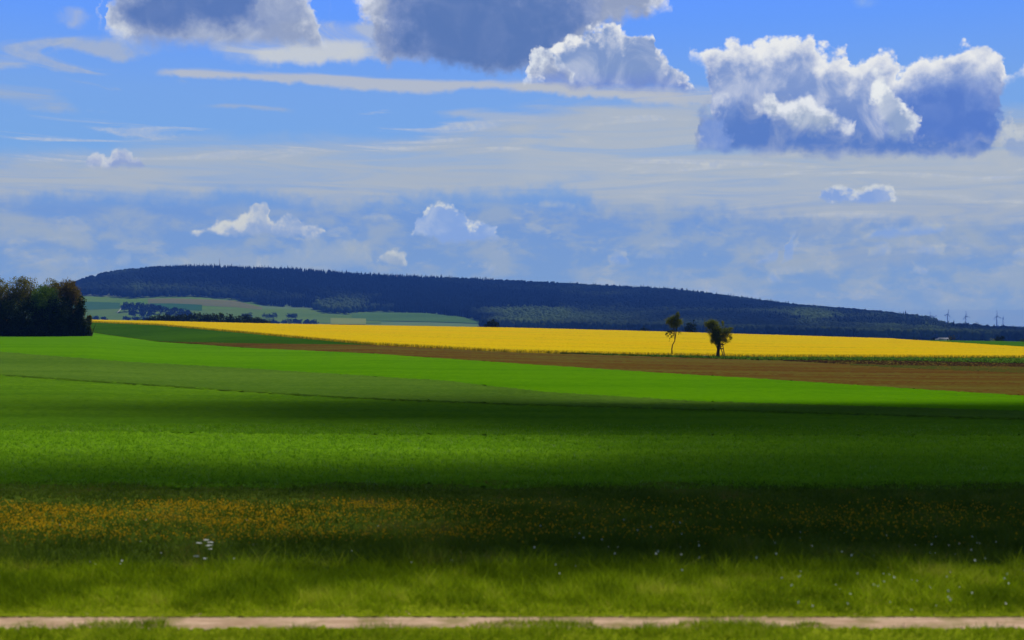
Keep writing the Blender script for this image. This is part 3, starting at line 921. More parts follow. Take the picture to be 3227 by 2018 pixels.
blooms('white_flowers', X, Y, rng.uniform(0.22, 0.42, len(X)), rng.uniform(0.008, 0.02, len(X)), M_whi, 'tiny white flowers dotted through the dark meadow and verge')

# a single taller plant with a handful of white flower heads
wp = empty('white_flowering_plant', (sx(208, 25.6), 25.6, 0.03))
tag(wp, 'tall plant with several white flower heads standing out in the dark grass at left', 'plant')
M_stem = leafmat('stem_green', (0.05, 0.12, 0.01), (0.08, 0.17, 0.015), 0.2)
heads = [(-.27, .30, .42), (-.10, .2, .50), (.03, .1, .47), (.05, -.1, .44), (.02, .1, .33), (-.24, 0, .20), (-.03, -.15, .18)]
sv = merge([tube([(hx * .4, hy * .4, -.03), (hx * .75, hy * .75, hz * .55), (hx, hy, hz)], [.007, .006, .004], 5) for hx, hy, hz in heads])
mesh('stem', sv[0], sv[1], M_stem, wp, tint=rng.uniform(0, 1, len(sv[0])))
for hx, hy, hz in heads:
    vs, fs = [], []
    for q in range(14):
        a, rr = rng.uniform(0, 6.28), rng.uniform(0, .055)
        c = np.array([hx + rr * math.cos(a), hy + rr * math.sin(a), hz + .012 - rr * .15])
        kk = np.arange(5) * 2 * math.pi / 5
        ring = c + np.stack([np.cos(kk) * .024, np.sin(kk) * .024, -.004 + 0 * kk], -1)
        vs.append(np.concatenate([ring, [c + (0, 0, .008)]])); fs.append(np.array([(j, (j + 1) % 5, 5) for j in range(5)]))
    vv, ff = merge(list(zip(vs, fs)))
    mesh('flower_head', vv, ff, M_whi, wp, tint=rng.uniform(0, 1, len(vv)))

# rapeseed front edge and crest: upright flowering stalks as part of the standing crop
n = 26000
px = rng.uniform(-60, 1100, n)
Yk = np.interp(px, PC, YK2); X = sx(px, Yk)
Y = Yk + rng.uniform(-0.9, 2.0, n)
Zb = terr(X, Y) + np.where(rng.random(n) < 0.3, 0, 0.1)
M_stalk = leafmat('rape_stalks', (0.26, 0.26, 0.008), (0.62, 0.42, 0.006), 0.5, 0.3)
hh = rng.uniform(0.3, 0.72, n)
tufts('rapeseed_stalks', X, Y, hh, rng.uniform(0.12, 0.3, n), M_stalk, 0.12, Zb, label='flowering rapeseed stalks along the near edge of the yellow field', cat='crop')
n = 16000
px = rng.uniform(560, 1100, n)
Yk = np.interp(px, PC, YK2); Yk2 = np.interp(px, PC, Ybb)
Y = Yk2 + rng.random(n) ** 1.5 * (Yk - Yk2); X = sx(px, Y)
tufts('strip_grass', X, Y, rng.uniform(0.1, 0.4, n), rng.uniform(0.08, 0.25, n), M_weed, 0.3, label='rough grass on the strip under the two lone trees', cat='grass')

# ---------------------------------------------------------------- trees
def crown_mesh(name, blobs, nleaf, size, material, parent, clump=0.28, per=22, twigs=None, shell=0.5, flat=0.0):
    """blobs: (x,y,z, rx,ry,rz, weight) ellipsoids; leaves sit in clumps through their volume"""
    wts = np.array([b[6] for b in blobs], float); wts /= wts.sum()
    Vs, cents = [], []
    for b, w in zip(blobs, wts):
        nc = max(2, int(nleaf * w / per))
        d = rng.normal(size=(nc, 3)); d /= np.linalg.norm(d, axis=1)[:, None]
        r = shell + (1 - shell) * rng.random(nc) ** 0.5
        r = np.where(rng.random(nc) < 0.3, rng.random(nc), r)
        c = np.array(b[:3]) + d * r[:, None] * np.array(b[3:6])
        cents.append(c)
        sp = clump * (0.6 + 0.9 * rng.random(nc)) * min(b[3:6])
        m = rng.poisson(per, nc)
        cc = np.repeat(c, m, 0); s = np.repeat(sp, m)[:, None]
        Vs.append(cc + rng.normal(size=cc.shape) * s * 0.6)
    P = np.concatenate(Vs); n = len(P)
    a = rng.normal(size=(n, 3)); a /= np.linalg.norm(a, axis=1)[:, None]
    b_ = rng.normal(size=(n, 3)); b_ -= (a * b_).sum(1)[:, None] * a; b_ /= np.linalg.norm(b_, axis=1)[:, None]
    sz = size * rng.uniform(0.5, 1.3, n)[:, None]
    V = np.empty((n, 4, 3))
    V[:, 0] = P - a * sz * 0.55; V[:, 1] = P + b_ * sz * 0.35; V[:, 2] = P + a * sz * 0.55; V[:, 3] = P - b_ * sz * 0.35
    o = mesh(name, V.reshape(-1, 3), np.arange(4 * n).reshape(-1, 4), material, parent, tint=np.repeat(rng.uniform(0, 1, n), 4))
    return o, np.concatenate(cents)


def bark(gg, t):
    n = gg.noise(scaled(gg, objco(t), 3, 3, 0.7), 4, 5, 0.7)
    return bsdf(gg, t, gg.mix(n, (0.025, 0.018, 0.012), (0.085, 0.065, 0.045)), 0.9, 0.1, n, 0.7, 0.05)


M_bark = mat('bark', bark)


def limbs(trunk, rad, targets, k=14, r0=0.5, jit=0.12):
    """tapered limbs that leave the trunk and bend toward targets"""
    trunk = np.asarray(trunk, float)
    parts = [tube(trunk, rad, 9)]
    sel = targets[rng.permutation(len(targets))[:k]]
    for t_ in sel:
        # leave the trunk below the target
        zi = [i for i in range(len(trunk)) if trunk[i, 2] < t_[2] - 0.1 * abs(t_[2])]
        i = zi[-1] if zi else 0
        i = int(rng.integers(max(1, i // 2), i + 1)) if i > 1 else i
        s = trunk[i]; L = np.linalg.norm(t_ - s)
        mid = s * 0.5 + t_ * 0.5 + rng.normal(0, jit * L * 0.6, 3) + np.array([0, 0, 0.08 * L])
        rr = rad[i] * r0
        parts.append(tube([s, s * 0.6 + mid * 0.4 + (0, 0, .03 * L), mid, t_], [rr, rr * .75, rr * .5, rr * .18], 6))
    return merge(parts)


def tree(kind, label, cat, loc, trunk, rad, blobs, nleaf, size, material, group=None, k=16, clump=0.28, per=22, shell=0.5, r0=0.45, rz=0.0):
    r = empty(kind, loc, rz)
    tag(r, label, cat, group)
    c, cents = crown_mesh('crown', blobs, nleaf, size, material, r, clump, per, shell=shell)
    v, f = limbs(trunk, rad, cents, k, r0)
    mesh('trunk', v, f, M_bark, r, smooth=True)
    return r


def on(px, Y, dz=0.0):
    x = sx(px, Y)
    return (x, Y, float(terr(x, Y)) + dz)


L_olive = leafmat('spring_leaves_olive', (0.09, 0.095, 0.010), (0.24, 0.22, 0.018), 0.55, 0.5, (0.32, 0.26, 0.03))
L_green = leafmat('spring_leaves_green', (0.05, 0.10, 0.010), (0.14, 0.24, 0.018), 0.5, 0.5)
L_russet = leafmat('young_leaves_russet', (0.09, 0.075, 0.010), (0.21, 0.15, 0.02), 0.55, 0.5)
L_dark = leafmat('thicket_leaves', (0.018, 0.030, 0.005), (0.05, 0.07, 0.010), 0.3, 0.5)
# the copse at the left edge: 60 px tall at 330 m -> 16 m
CY = 332.0
m1 = CY / F     # metres per pixel there
def copse_tree(px, top, wid, dy, label, material, nleaf=9000, kind='field_tree', per=16, clump=.26, cut=.30):
    H = (337.5 - top) * m1; w = wid * m1 / 2
    Y = CY + dy
    base = on(px, Y)
    tr = [(0, 0, -.2), (.15, 0, H * .2), (-.1, .1, H * .4), (.2, 0, H * .6), (.1, .1, H * .8), (.1, 0, H * .93)]
    rd = [.34, .28, .23, .17, .1, .04]
    bl = []
    for q in range(15):
        a = rng.uniform(0, 6.28); zf = rng.uniform(cut, .86)
        rr = w * (1.0 - 0.45 * abs(zf - .55) / .45)
        s = rng.uniform(.40, .60)
        bl.append((math.cos(a) * rr * .55, math.sin(a) * rr * .55, H * zf, w * s, w * s, H * rng.uniform(.11, .17), 1.0))
    bl.append((0, 0, H * .9, w * .35, w * .35, H * .09, .5))
    return tree(kind, label, 'tree', base, tr, rd, bl, int(nleaf * 2.4), .28, material, 'trees of the copse at the left edge', 22, clump, per)


copse_tree(-34, 274, 50, 3, 'olive tree cut off by the left edge of the picture', L_olive)
copse_tree(-4, 276, 36, 1, 'olive tree at the far left of the copse, left of the sky gap', L_olive)
copse_tree(24, 276.5, 36, 2, 'yellowish tree with an open top in the left half of the copse', L_olive, 7000)
copse_tree(44, 286, 32, -2, 'lower green tree in the middle of the copse', L_green)
copse_tree(56, 281, 34, 2, 'tree with thin open top twigs right of the middle of the copse', L_olive, 7000)
copse_tree(71, 280.5, 28, 0, 'russet leaved tree at the right end of the copse', L_russet, 9500)
def thicket(px, top, wid, dy, label, material=None):
    H = (338 - top) * m1; w = wid * m1 / 2
    r = empty('thicket_bush', on(px, CY + dy, -.1)); tag(r, label, 'bush', 'bushes filling the foot of the copse')
    bl = [(rng.uniform(-.5, .5) * w, rng.uniform(-.5, .5) * w * .6, H * z_, w * .62, w * .5, H * .26, 1.) for z_ in (.12, .14, .18, .25, .35, .5, .72)]
    bl += [(u_ * w, 0, H * .14, w * .4, w * .4, H * .16, 1.) for u_ in (-.8, 0, .8)]
    c, ce = crown_mesh('foliage', bl, 14000, .40, material or L_dark, r, .42, 24, shell=.3)
    v, f = merge([tube([(a_, 0, -.1), (a_ * 1.5, .1, H * .35), (a_ * 2.2, 0, H * .6)], [.12, .08, .03], 6) for a_ in (-.9, -.3, .4, 1.)])
    mesh('stem', v, f, M_bark, r)
for a_ in [(-30, 300, 36, -3, 'dark bush at the foot of the copse, cut by the left edge'), (-4, 302, 30, -3, 'dark bush under the leftmost olive tree'),
           (16, 300, 28, -4, 'dark bush under the open topped yellowish tree'), (34, 296, 28, -4, 'dark bush under the sky gap of the copse'),
           (52, 300, 28, -4, 'dark bush left of the russet tree'), (66, 298, 26, -4, 'dark bush under the russet tree'), (80, 298, 17, -3, 'dark bush closing the right corner of the copse')]:
    thicket(*a_)
# small pale twiggy edge shrub
thicket(88, 316, 6, -1, 'small pale shrub on the right flank of the copse', L_olive)

# two lone trees on the strip. 1 zoom unit = 0.0089 m
q_ = 0.0089
LX = 262.0 - 3.0
lone1 = leafmat('lone_tree_leaves', (0.07, 0.095, 0.006), (0.20, 0.22, 0.014), 0.55, 0.8)
def zt(x, y, bx, by, z0=0): return ((x - bx) * q_, z0, (by - y) * q_)
b1 = (515, 1280)
tr = [zt(*p, *b1) for p in [(515, 1295), (512, 1240), (508, 1120), (525, 1020), (575, 930), (592, 830), (600, 780), (618, 660), (628, 560), (640, 440), (650, 300)]]
rd = [.22, .15, .12, .11, .10, .09, .085, .075, .06, .04, .02]
bl = []
for (x, y, rx, ry, w_) in [(560, 400, 100, 70, 1.1), (460, 460, 95, 85, 1.2), (620, 480, 110, 90, 1.2), (560, 560, 140, 70, 1.4), (700, 470, 65, 60, .6), (640, 330, 60, 70, .5), (650, 270, 30, 40, .12),
                           (470, 690, 60, 22, .22), (540, 690, 60, 24, .25), (430, 715, 36, 20, .14), (395, 745, 28, 20, .12), (370, 775, 18, 20, .06), (500, 735, 30, 20, .10), (460, 765, 26, 20, .09), (425, 800, 22, 22, .07), (400, 830, 12, 16, .03),
                           (560, 760, 30, 24, .08), (520, 800, 26, 22, .08), (490, 840, 22, 22, .07), (465, 880, 15, 24, .05), (448, 920, 8, 16, .02), (690, 700, 40, 26, .07), (670, 760, 26, 40, .05), (730, 740, 20, 40, .02)]:
    c = zt(x, y, *b1)
    bl.append((c[0], rng.uniform(-.3, .3), c[2], rx * q_, rx * q_ * .9, ry * q_, w_))
tree('lone_tree', 'slim leaning tree with bent thin trunk and drooping left branches before the yellow field', 'tree', on(512 + (2050 * .31732 + 515 / 23.8 - 512), LX), tr, rd, bl, 9000, .15, lone1, k=16, clump=.5, per=12, r0=.3, shell=.2)
b2 = (1605, 1310)
tr = [zt(*p, *b2) for p in [(1605, 1330), (1606, 1260), (1612, 1180), (1625, 1080), (1635, 1000), (1640, 900), (1640, 800), (1600, 660), (1560, 560)]]
rd = [.46, .38, .33, .31, .33, .30, .22, .12, .05]
bl = []
for (x, y, rx, ry, w_) in [(1350, 530, 75, 60, .6), (1450, 500, 90, 60, 1), (1540, 520, 90, 70, 1), (1420, 600, 100, 70, 1), (1560, 640, 120, 90, 1.6), (1640, 720, 130, 100, 1.8), (1520, 760, 110, 100, 1.6),
                           (1620, 860, 140, 110, 2.2), (1500, 880, 80, 90, 1), (1760, 700, 110, 80, .9), (1860, 700, 85, 75, .6), (1790, 820, 100, 90, .9), (1890, 850, 60, 80, .3), (1740, 920, 80, 70, .6), (1480, 950, 50, 45, .3),
                           (1560, 980, 60, 40, .3), (1390, 740, 40, 60, .15), (1330, 690, 50, 25, .1), (1720, 540, 40, 60, .16), (1715, 490, 30, 40, .08), (1900, 640, 70, 30, .2), (1830, 940, 50, 40, .12)]:
    c = zt(x, y, *b2)
    bl.append((c[0], rng.uniform(-.5, .5), c[2], rx * q_, rx * q_ * .9, ry * q_, w_))
x2 = 650.5 + 1605 / 23.8
tree('lone_tree', 'broad dark tree on a thick trunk with a wooden ladder seat leaning against it', 'tree', on(x2, LX), tr, rd, bl, 20000, .15, lone1, k=46, clump=.5, per=14, r0=.3, shell=.3)

# the ladder seat leaning on the right tree
def wood(gg, t):
    n = gg.noise(scaled(gg, objco(t), 6, 6, 1), 3, 4, 0.6)
    return bsdf(gg, t, gg.mix(n, (0.05, 0.035, 0.022), (0.13, 0.095, 0.06)), 0.85, 0.15, n, 0.4, 0.02)
M_wood = mat('weathered_wood', wood)
ls = empty('ladder_seat', on(x2, LX - .25)); tag(ls, 'wooden hunting ladder seat leaning against the thick trunk', 'ladder')
railL = [zt(1735, 1320, *b2, -.1), zt(1680, 1125, *b2, .0), zt(1665, 1040, *b2, .15)]
railR = [zt(1768, 1320, *b2, -.1), zt(1735, 1125, *b2, .0), zt(1712, 980, *b2, .15)]
for rl in (railL, railR):
    v, f = tube(rl, .08, 8); mesh('rail', v, f, M_wood, ls)
for fr in (.12, .26, .4, .54, .68):
    p0 = np.array(railL[0]) * (1 - fr) + np.array(railL[1]) * fr; p1 = np.array(railR[0]) * (1 - fr) + np.array(railR[1]) * fr
    v, f = tube([p0, p1], .045, 6); mesh('rung', v, f, M_wood, ls)
v, f = merge([box(zt(1695, 1112, *b2, .1), (.85, .6, .14)), box(zt(1695, 1125, *b2, -.1), (.7, .07, .1))]); mesh('seat', v, f, M_wood, ls)
v, f = merge([box(zt(1710, 1020, *b2, -.1), (.7, .08, .2)), box(zt(1700, 1060, *b2, -.1), (.5, .05, .05))]); mesh('shooting_rail', v, f, M_wood, ls)
for xx_ in (1672, 1722):
    v, f = box(zt(xx_, 1060, *b2, -.1), (.05, .05, .95)); mesh('seat_post', v, f, M_wood, ls)
# pale flat stone and dark low thing beside the trunk
def stone(gg, t):
    n = gg.noise(objco(t), 2.5, 5, 0.6)
    return bsdf(gg, t, gg.mix(n, (0.3, 0.28, 0.22), (0.55, 0.52, 0.44)), 0.9, 0.1, n, 0.5, 0.05)
M_stone = mat('pale_stone', stone)
def rock(name, label, cat, loc, s, m_, seed):
    r_ = np.random.default_rng(seed)
    nu, nv = 14, 8
    V, Fq = [], []
    for i in range(nv + 1):
        th = math.pi * i / nv
        for j in range(nu):
            ph = 2 * math.pi * j / nu
            k_ = 1 + r_.normal(0, .06)
            V.append((s[0] / 2 * abs(math.sin(th)) ** .7 * math.cos(ph) * k_, s[1] / 2 * math.sin(th) * math.sin(ph) * k_, s[2] / 2 * (1 + math.cos(th) * k_)))
    for i in range(nv):
        for j in range(nu):
            Fq.append((i * nu + j, (i + 1) * nu + j, (i + 1) * nu + (j + 1) % nu, i * nu + (j + 1) % nu))
    o = mesh(name, V, np.array(Fq), m_); o.location = loc
    return tag(o, label, cat)
rock('stone', 'pale flat stone lying in the grass left of the thick trunk', 'stone', on(650.5 + 1320 / 23.8, LX - 1.0), (1.15, .6, .22), M_stone, 3)

# trees beyond the crest of the yellow field: proto kept in a few shapes, each one its own thing
def small_tree_proto(H, Wd, nleaf, size, material, name='crown'):
    return H
CT = {}
def far_tree(kind, label, px, Y, top, wid, material, group=None, nleaf=700, leaf=None, cat='tree'):
    """tree standing at distance Y whose top reaches sight row `top`; wid in pixels"""
    x, y, z = on(px, Y)
    H = max(2.0, CAMZ + (HY - top) / F * Y - z); w = wid / F * Y / 2
    r = empty(kind, (x, y, z)); tag(r, label, cat, group)
    bl = []
    low = .25 if H > 3 * w else .18
    for q in range(7):
        a = rng.uniform(0, 6.28); zf = rng.uniform(low + .1, .85)
        bl.append((math.cos(a) * w * .45, math.sin(a) * w * .45, H * zf, w * .55, w * .55, H * .18, 1))
    bl.append((0, 0, H * .55, w * .75, w * .75, H * .40, 4))
    crown_mesh('crown' if cat == 'tree' else 'foliage', bl, nleaf, leaf or max(.5, w * .24), material, r, .3, 14)
    v, f = tube([(0, 0, -.3), (.05 * w, 0, H * .3), (0, 0, H * .75)], [H * .035, H * .028, H * .01], 6)
    mesh('trunk' if cat == 'tree' else 'stem', v, f, M_bark, r)
    return r


L_far = leafmat('row_leaves', (0.018, 0.03, 0.010), (0.045, 0.06, 0.016), 0.15, 0.2)
L_farg = leafmat('row_leaves_light', (0.05, 0.08, 0.02), (0.09, 0.12, 0.03), 0.2, 0.2)
# dark row of trees behind the left end of the yellow field
row_px = [142, 149, 156, 163, 170, 177, 184, 191, 198, 206, 214, 222, 230, 238, 246, 253, 260, 266]
row_tp = [319.5, 316, 315, 314.6, 314, 313.4, 313, 312.4, 311.6, 312.2, 313, 312.6, 313, 314, 314.8, 316, 317.6, 319.5]
for k, (a_, t_) in enumerate(zip(row_px, row_tp)):
    far_tree('dark_tree', 'dark round tree in the row just behind the left end of the yellow field', a_ + rng.uniform(-1, 1), 760 + rng.uniform(-15, 25), t_ + rng.uniform(-.5, .5), 15 + rng.uniform(-1, 2), L_far, nleaf=2000, leaf=.65, group='dark tree row behind the left end of the yellow field')
far_tree('pale_tree', 'lighter green tree standing before the dark row behind the yellow field', 192, 735, 317.6, 12, L_farg)
far_tree('round_bush', 'round dark bush poking over the yellow field, left of the centre', 492, 690, 319.6, 17, L_far, nleaf=900, cat='bush')
far_tree('broad_bush', 'broad dark bush behind the yellow field just right of the slim leaning tree', 690, 720, 322.4, 17, L_far, nleaf=900, cat='bush')
far_tree('low_bush', 'low dark bush on the crest of the yellow field left of the slim leaning tree', 644, 700, 326.6, 10, L_far, nleaf=500, cat='bush')
far_tree('crest_bush', 'smallest dark bush peeping over the right part of the yellow crest, left of its neighbour', 916, 760, 337.2, 8, L_far, nleaf=400, cat='bush')
far_tree('crest_bush', 'dark bush over the right crest just left of the white farm buildings', 932.6, 760, 336.6, 6, L_far, nleaf=400, cat='bush')
far_tree('ochre_tree', 'yellowish tree just right of the white farm buildings', 950.7, 760, 334.6, 9, leafmat('ochre_leaves', (0.07, 0.07, 0.02), (0.12, 0.10, 0.03), .2), nleaf=500)
far_tree('blossoming_bush', 'pale blossoming bush left of the dark bush on the far right green crest', 992.7, 700, 338.6, 8, leafmat('pale_blossom', (0.18, 0.22, 0.08), (0.36, 0.38, 0.2), .2), nleaf=400, cat='bush')
far_tree('dark_bush', 'dark bush on the far right green crest beside the pale blossoming bush', 1000, 700, 335.4, 11, L_far, nleaf=800, cat='bush')
far_tree('corner_bush', 'dark bush on the green crest at the right edge of the picture', 1023, 690, 338.4, 9, L_farg, nleaf=600, cat='bush')

# farm buildings, far right
M_wall = mat('rendered_wall', lambda gg, t: bsdf(gg, t, gg.mix(gg.noise(objco(t), .5, 3), (0.62, 0.6, 0.56), (0.78, 0.77, 0.73)), .8, .2))
M_roof = mat('grey_roof', lambda gg, t: bsdf(gg, t, gg.mix(gg.noise(objco(t), 1.5, 3), (0.30, 0.29, 0.30), (0.42, 0.41, 0.42)), .8, .2))
M_glass = mat('window_glass', lambda gg, t: bsdf(gg, t, (0.03, 0.04, 0.05), .15, .5))
def house(label, px, Y, w, d, h, rh, top, rz):
    x = sx(px, Y); z = float(terr(x, Y))
    zt_ = CAMZ + (HY - top) / F * Y
    r = empty('farm_building', (x, Y, z), rz); tag(r, label, 'building', 'white farm buildings behind the right crest')
    H = zt_ - z - rh
    v, f = box((0, 0, H / 2 - .5), (w, d, H + 1)); mesh('wall', v, f, M_wall, r)
    e = .4
    V = np.array([(-w / 2 - e, -d / 2 - e, H - .15), (w / 2 + e, -d / 2 - e, H - .15), (w / 2 + e, d / 2 + e, H - .15), (-w / 2 - e, d / 2 + e, H - .15), (-w / 2 - e, 0, H + rh), (w / 2 + e, 0, H + rh)])
    mesh('roof', V, [np.array([(0, 1, 5, 4), (2, 3, 4, 5), (3, 2, 1, 0)]), np.array([(0, 4, 3), (1, 2, 5)])], M_roof, r)
    for k in range(3):
        for lv in (H - 1.8,):
            v, f = box((-w / 2 + (k + .5) * w / 3, -d / 2 - .03, lv), (1.2, .1, 1.2)); mesh('window', v, f, M_glass, r)
    return r
house('small white building left of the dark shrub gap, the left one of two', 938.4, 830, 3.4, 4, 3, .9, 338.8, R(8))
house('longer white farm building left of the yellowish tree', 944.0, 830, 6.6, 5, 3, 1.0, 337.8, R(-6))

# ---------------------------------------------------------------- valley fields on the far slope
def patch(name, pxs, front, back, ca, cb, lift=.6, pat=.004):
    pxs = np.array(pxs, float)
    pcs = np.linspace(pxs[0], pxs[-1], 60)
    yf = dist_at(pcs, np.interp(pcs, pxs, front), 1500 * VS, 2900 * VS); yb = dist_at(pcs, np.interp(pcs, pxs, back), 1500 * VS, 2900 * VS)
    m_ = crop(name + '_soil', ca, cb, None, .02, .006, .1, .1, .1)
    field(name, pcs, yf, yb, m_, lift, 20, 0, ncol=80)


GA, GB = (0.10, 0.20, 0.012), (0.15, 0.24, 0.02)
patch('upper_meadow', [60, 120, 200, 260], [306, 308, 309, 309], [296, 297, 297, 300], GA, GB, .5)
patch('valley_meadow', [60, 200, 300, 381], [322, 322, 323, 324], [308, 309, 309, 310], (0.09, 0.17, 0.02), (0.13, 0.21, 0.025), .4)
patch('teal_field', [60, 90, 118, 120], [310, 310, 309, 309], [302, 302, 303, 303], (0.045, 0.12, 0.03), (0.06, 0.14, 0.035), .8)
patch('stubble_field', [148, 175, 203, 235, 262], [304, 304, 306, 307.5, 310], [299, 298.6, 299.5, 301, 307.5], (0.15, 0.16, 0.05), (0.19, 0.18, 0.06), .9)
patch('teal_field', [150, 175, 200, 202], [309.5, 309.8, 311, 311], [303.6, 303.9, 305, 305.2], (0.035, 0.11, 0.025), (0.045, 0.13, 0.03), 1.1)
patch('teal_field', [352, 372, 428, 460, 482], [320, 321, 322, 323, 324], [314, 312.6, 313.4, 316.6, 321.5], (0.07, 0.15, 0.025), (0.09, 0.18, 0.03), .9)
patch('yellowish_field', [330.5, 366], [324.5, 325], [318.4, 319], (0.20, 0.25, 0.05), (0.24, 0.28, 0.055), 1.2)
patch('farm_track', [117, 119.5, 122.5], [313.8, 311.3, 307.9], [313.0, 310.4, 307.2], (0.5, 0.47, 0.4), (0.6, 0.57, 0.5), 1.4)

# ---------------------------------------------------------------- woods on the hill (one mass nobody could count)
def ico():
    t = (1 + 5 ** .5) / 2
    V = np.array([(-1, t, 0), (1, t, 0), (-1, -t, 0), (1, -t, 0), (0, -1, t), (0, 1, t), (0, -1, -t), (0, 1, -t), (t, 0, -1), (t, 0, 1), (-t, 0, -1), (-t, 0, 1)], float)
    V /= np.linalg.norm(V[0])
    Fq = np.array([(0, 11, 5), (0, 5, 1), (0, 1, 7), (0, 7, 10), (0, 10, 11), (1, 5, 9), (5, 11, 4), (11, 10, 2), (10, 7, 6), (7, 1, 8), (3, 9, 4), (3, 4, 2), (3, 2, 6), (3, 6, 8), (3, 8, 9), (4, 9, 5), (2, 4, 11), (6, 2, 10), (8, 6, 7), (9, 8, 1)])
    return V, Fq
IV, IF = ico()
def cone():
    V, Fq = [], []
    for lv, (r_, z_) in enumerate([(1, 0), (.5, .42), (.68, .40), (.3, .74), (.4, .72)]):
        for k in range(6):
            a = k * math.pi / 3 + lv * .5
            V.append((r_ * math.cos(a), r_ * math.sin(a), z_))
    V.append((0, 0, 1.0))
    for lo_, hi_ in ((0, 1), (2, 3)):
        for k in range(6):
            a, b = lo_ * 6 + k, lo_ * 6 + (k + 1) % 6; c, d = hi_ * 6 + (k + 1) % 6, hi_ * 6 + k
            Fq += [(a, b, c), (a, c, d)]
    for k in range(6): Fq.append((24 + k, 24 + (k + 1) % 6, 30))
    return np.array(V, float), np.array(Fq)
CVt, CFt = cone()


def stamp(tv, tf, P, sc, jit):
    n = len(P)
    V = tv[None] * sc[:, None, :] * (1 + rng.normal(0, jit, (n, len(tv), 1)))
    a = rng.uniform(0, 6.28, n); ca, sa = np.cos(a)[:, None], np.sin(a)[:, None]
    Vx = V[..., 0] * ca - V[..., 1] * sa; Vy = V[..., 0] * sa + V[..., 1] * ca
    V = np.stack([Vx, Vy, V[..., 2]], -1) + P[:, None, :]
    Fq = tf[None] + (np.arange(n) * len(tv))[:, None, None]
    return V.reshape(-1, 3), Fq.reshape(-1, 3)


n = 78000
px = rng.uniform(-260, 1284, n)
yr = np.interp(px, PXF, Y8); y6 = np.interp(px, PXF, Y6)
Y = y6 - 180 + (yr + 220 - y6 + 180) * rng.random(n)
x = sx(px, Y); z = terr(x, Y)
v = HY - (z - CAMZ) / Y * F
low = np.interp(px, edge_px, edge_py, right=400)
wobble = fbm(x, Y, 60, 5) * .8
keep = v < low - .2 + wobble * .4
x, Y, z, px, v = x[keep], Y[keep], z[keep], px[keep], v[keep]
up = (low[keep] - v)
# broadleaf on the left end, in patches and along the lower edge; spruce elsewhere
bl_ = fbm(x, Y, 180, 11) + np.interp(px, [60, 150, 260], [1.2, .6, 0]) + np.where(px > 470, np.interp((Y - np.interp(px, PXF, Y6)) / (np.interp(px, PXF, Y8) - np.interp(px, PXF, Y6)), [0, .35, 1], [.9, .15, -.2]), -.1)
isb = bl_ > .15
H = np.where(px > 560, rng.uniform(17, 22, len(x)), rng.uniform(15, 24, len(x))) + np.where(isb, 0, (rng.random(len(x)) < .10) * rng.uniform(2, 5, len(x)))
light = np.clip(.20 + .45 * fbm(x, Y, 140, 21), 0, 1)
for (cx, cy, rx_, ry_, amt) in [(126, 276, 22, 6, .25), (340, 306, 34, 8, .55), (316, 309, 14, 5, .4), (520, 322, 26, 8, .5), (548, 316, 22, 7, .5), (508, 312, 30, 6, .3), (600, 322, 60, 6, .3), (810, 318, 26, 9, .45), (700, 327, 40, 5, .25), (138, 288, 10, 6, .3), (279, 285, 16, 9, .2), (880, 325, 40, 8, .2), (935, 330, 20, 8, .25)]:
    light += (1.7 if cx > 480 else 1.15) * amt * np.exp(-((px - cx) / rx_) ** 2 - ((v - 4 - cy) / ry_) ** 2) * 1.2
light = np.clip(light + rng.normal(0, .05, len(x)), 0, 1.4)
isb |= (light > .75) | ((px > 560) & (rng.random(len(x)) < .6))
P = np.stack([x, Y, z], -1)
rad = rng.uniform(4.6, 8.0, len(x))
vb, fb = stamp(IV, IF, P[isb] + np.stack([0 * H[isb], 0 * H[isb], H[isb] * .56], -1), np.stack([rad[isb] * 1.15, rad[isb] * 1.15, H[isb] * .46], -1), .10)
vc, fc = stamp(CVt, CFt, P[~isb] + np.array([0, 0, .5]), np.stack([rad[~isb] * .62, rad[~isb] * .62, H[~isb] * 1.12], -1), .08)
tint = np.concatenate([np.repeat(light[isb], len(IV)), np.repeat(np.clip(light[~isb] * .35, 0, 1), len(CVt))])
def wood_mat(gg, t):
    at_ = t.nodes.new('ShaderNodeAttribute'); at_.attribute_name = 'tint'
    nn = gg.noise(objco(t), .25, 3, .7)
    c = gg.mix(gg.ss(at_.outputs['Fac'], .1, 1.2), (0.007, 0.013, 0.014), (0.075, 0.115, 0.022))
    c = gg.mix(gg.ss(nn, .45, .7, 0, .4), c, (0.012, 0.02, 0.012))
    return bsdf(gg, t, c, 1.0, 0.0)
M_wood_hill = mat('hill_wood_foliage', wood_mat)
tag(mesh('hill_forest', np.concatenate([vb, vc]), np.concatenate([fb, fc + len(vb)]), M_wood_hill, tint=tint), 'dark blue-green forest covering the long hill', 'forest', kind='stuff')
print('forest trees', len(x), isb.sum())
# pale far wood seen through the dip right of the hill
n = 1500
px = rng.uniform(930, 1300, n); Y = rng.uniform(7700, 8400, n)
x = sx(px, Y); H = 20 + 16 * np.clip(np.sin((px - 955) / 30), 0, 1)
z = terr(x, Y)
v, f = stamp(IV, IF, np.stack([x, Y, z + H * .4], -1), np.stack([0 * H + 22, 0 * H + 22, H * .8], -1), .12)
tag(mesh('distant_wood', v, f, M_wood_hill, tint=np.full(len(v), .3)), 'pale blue far wood in the dip right of the hill', 'forest', kind='stuff')

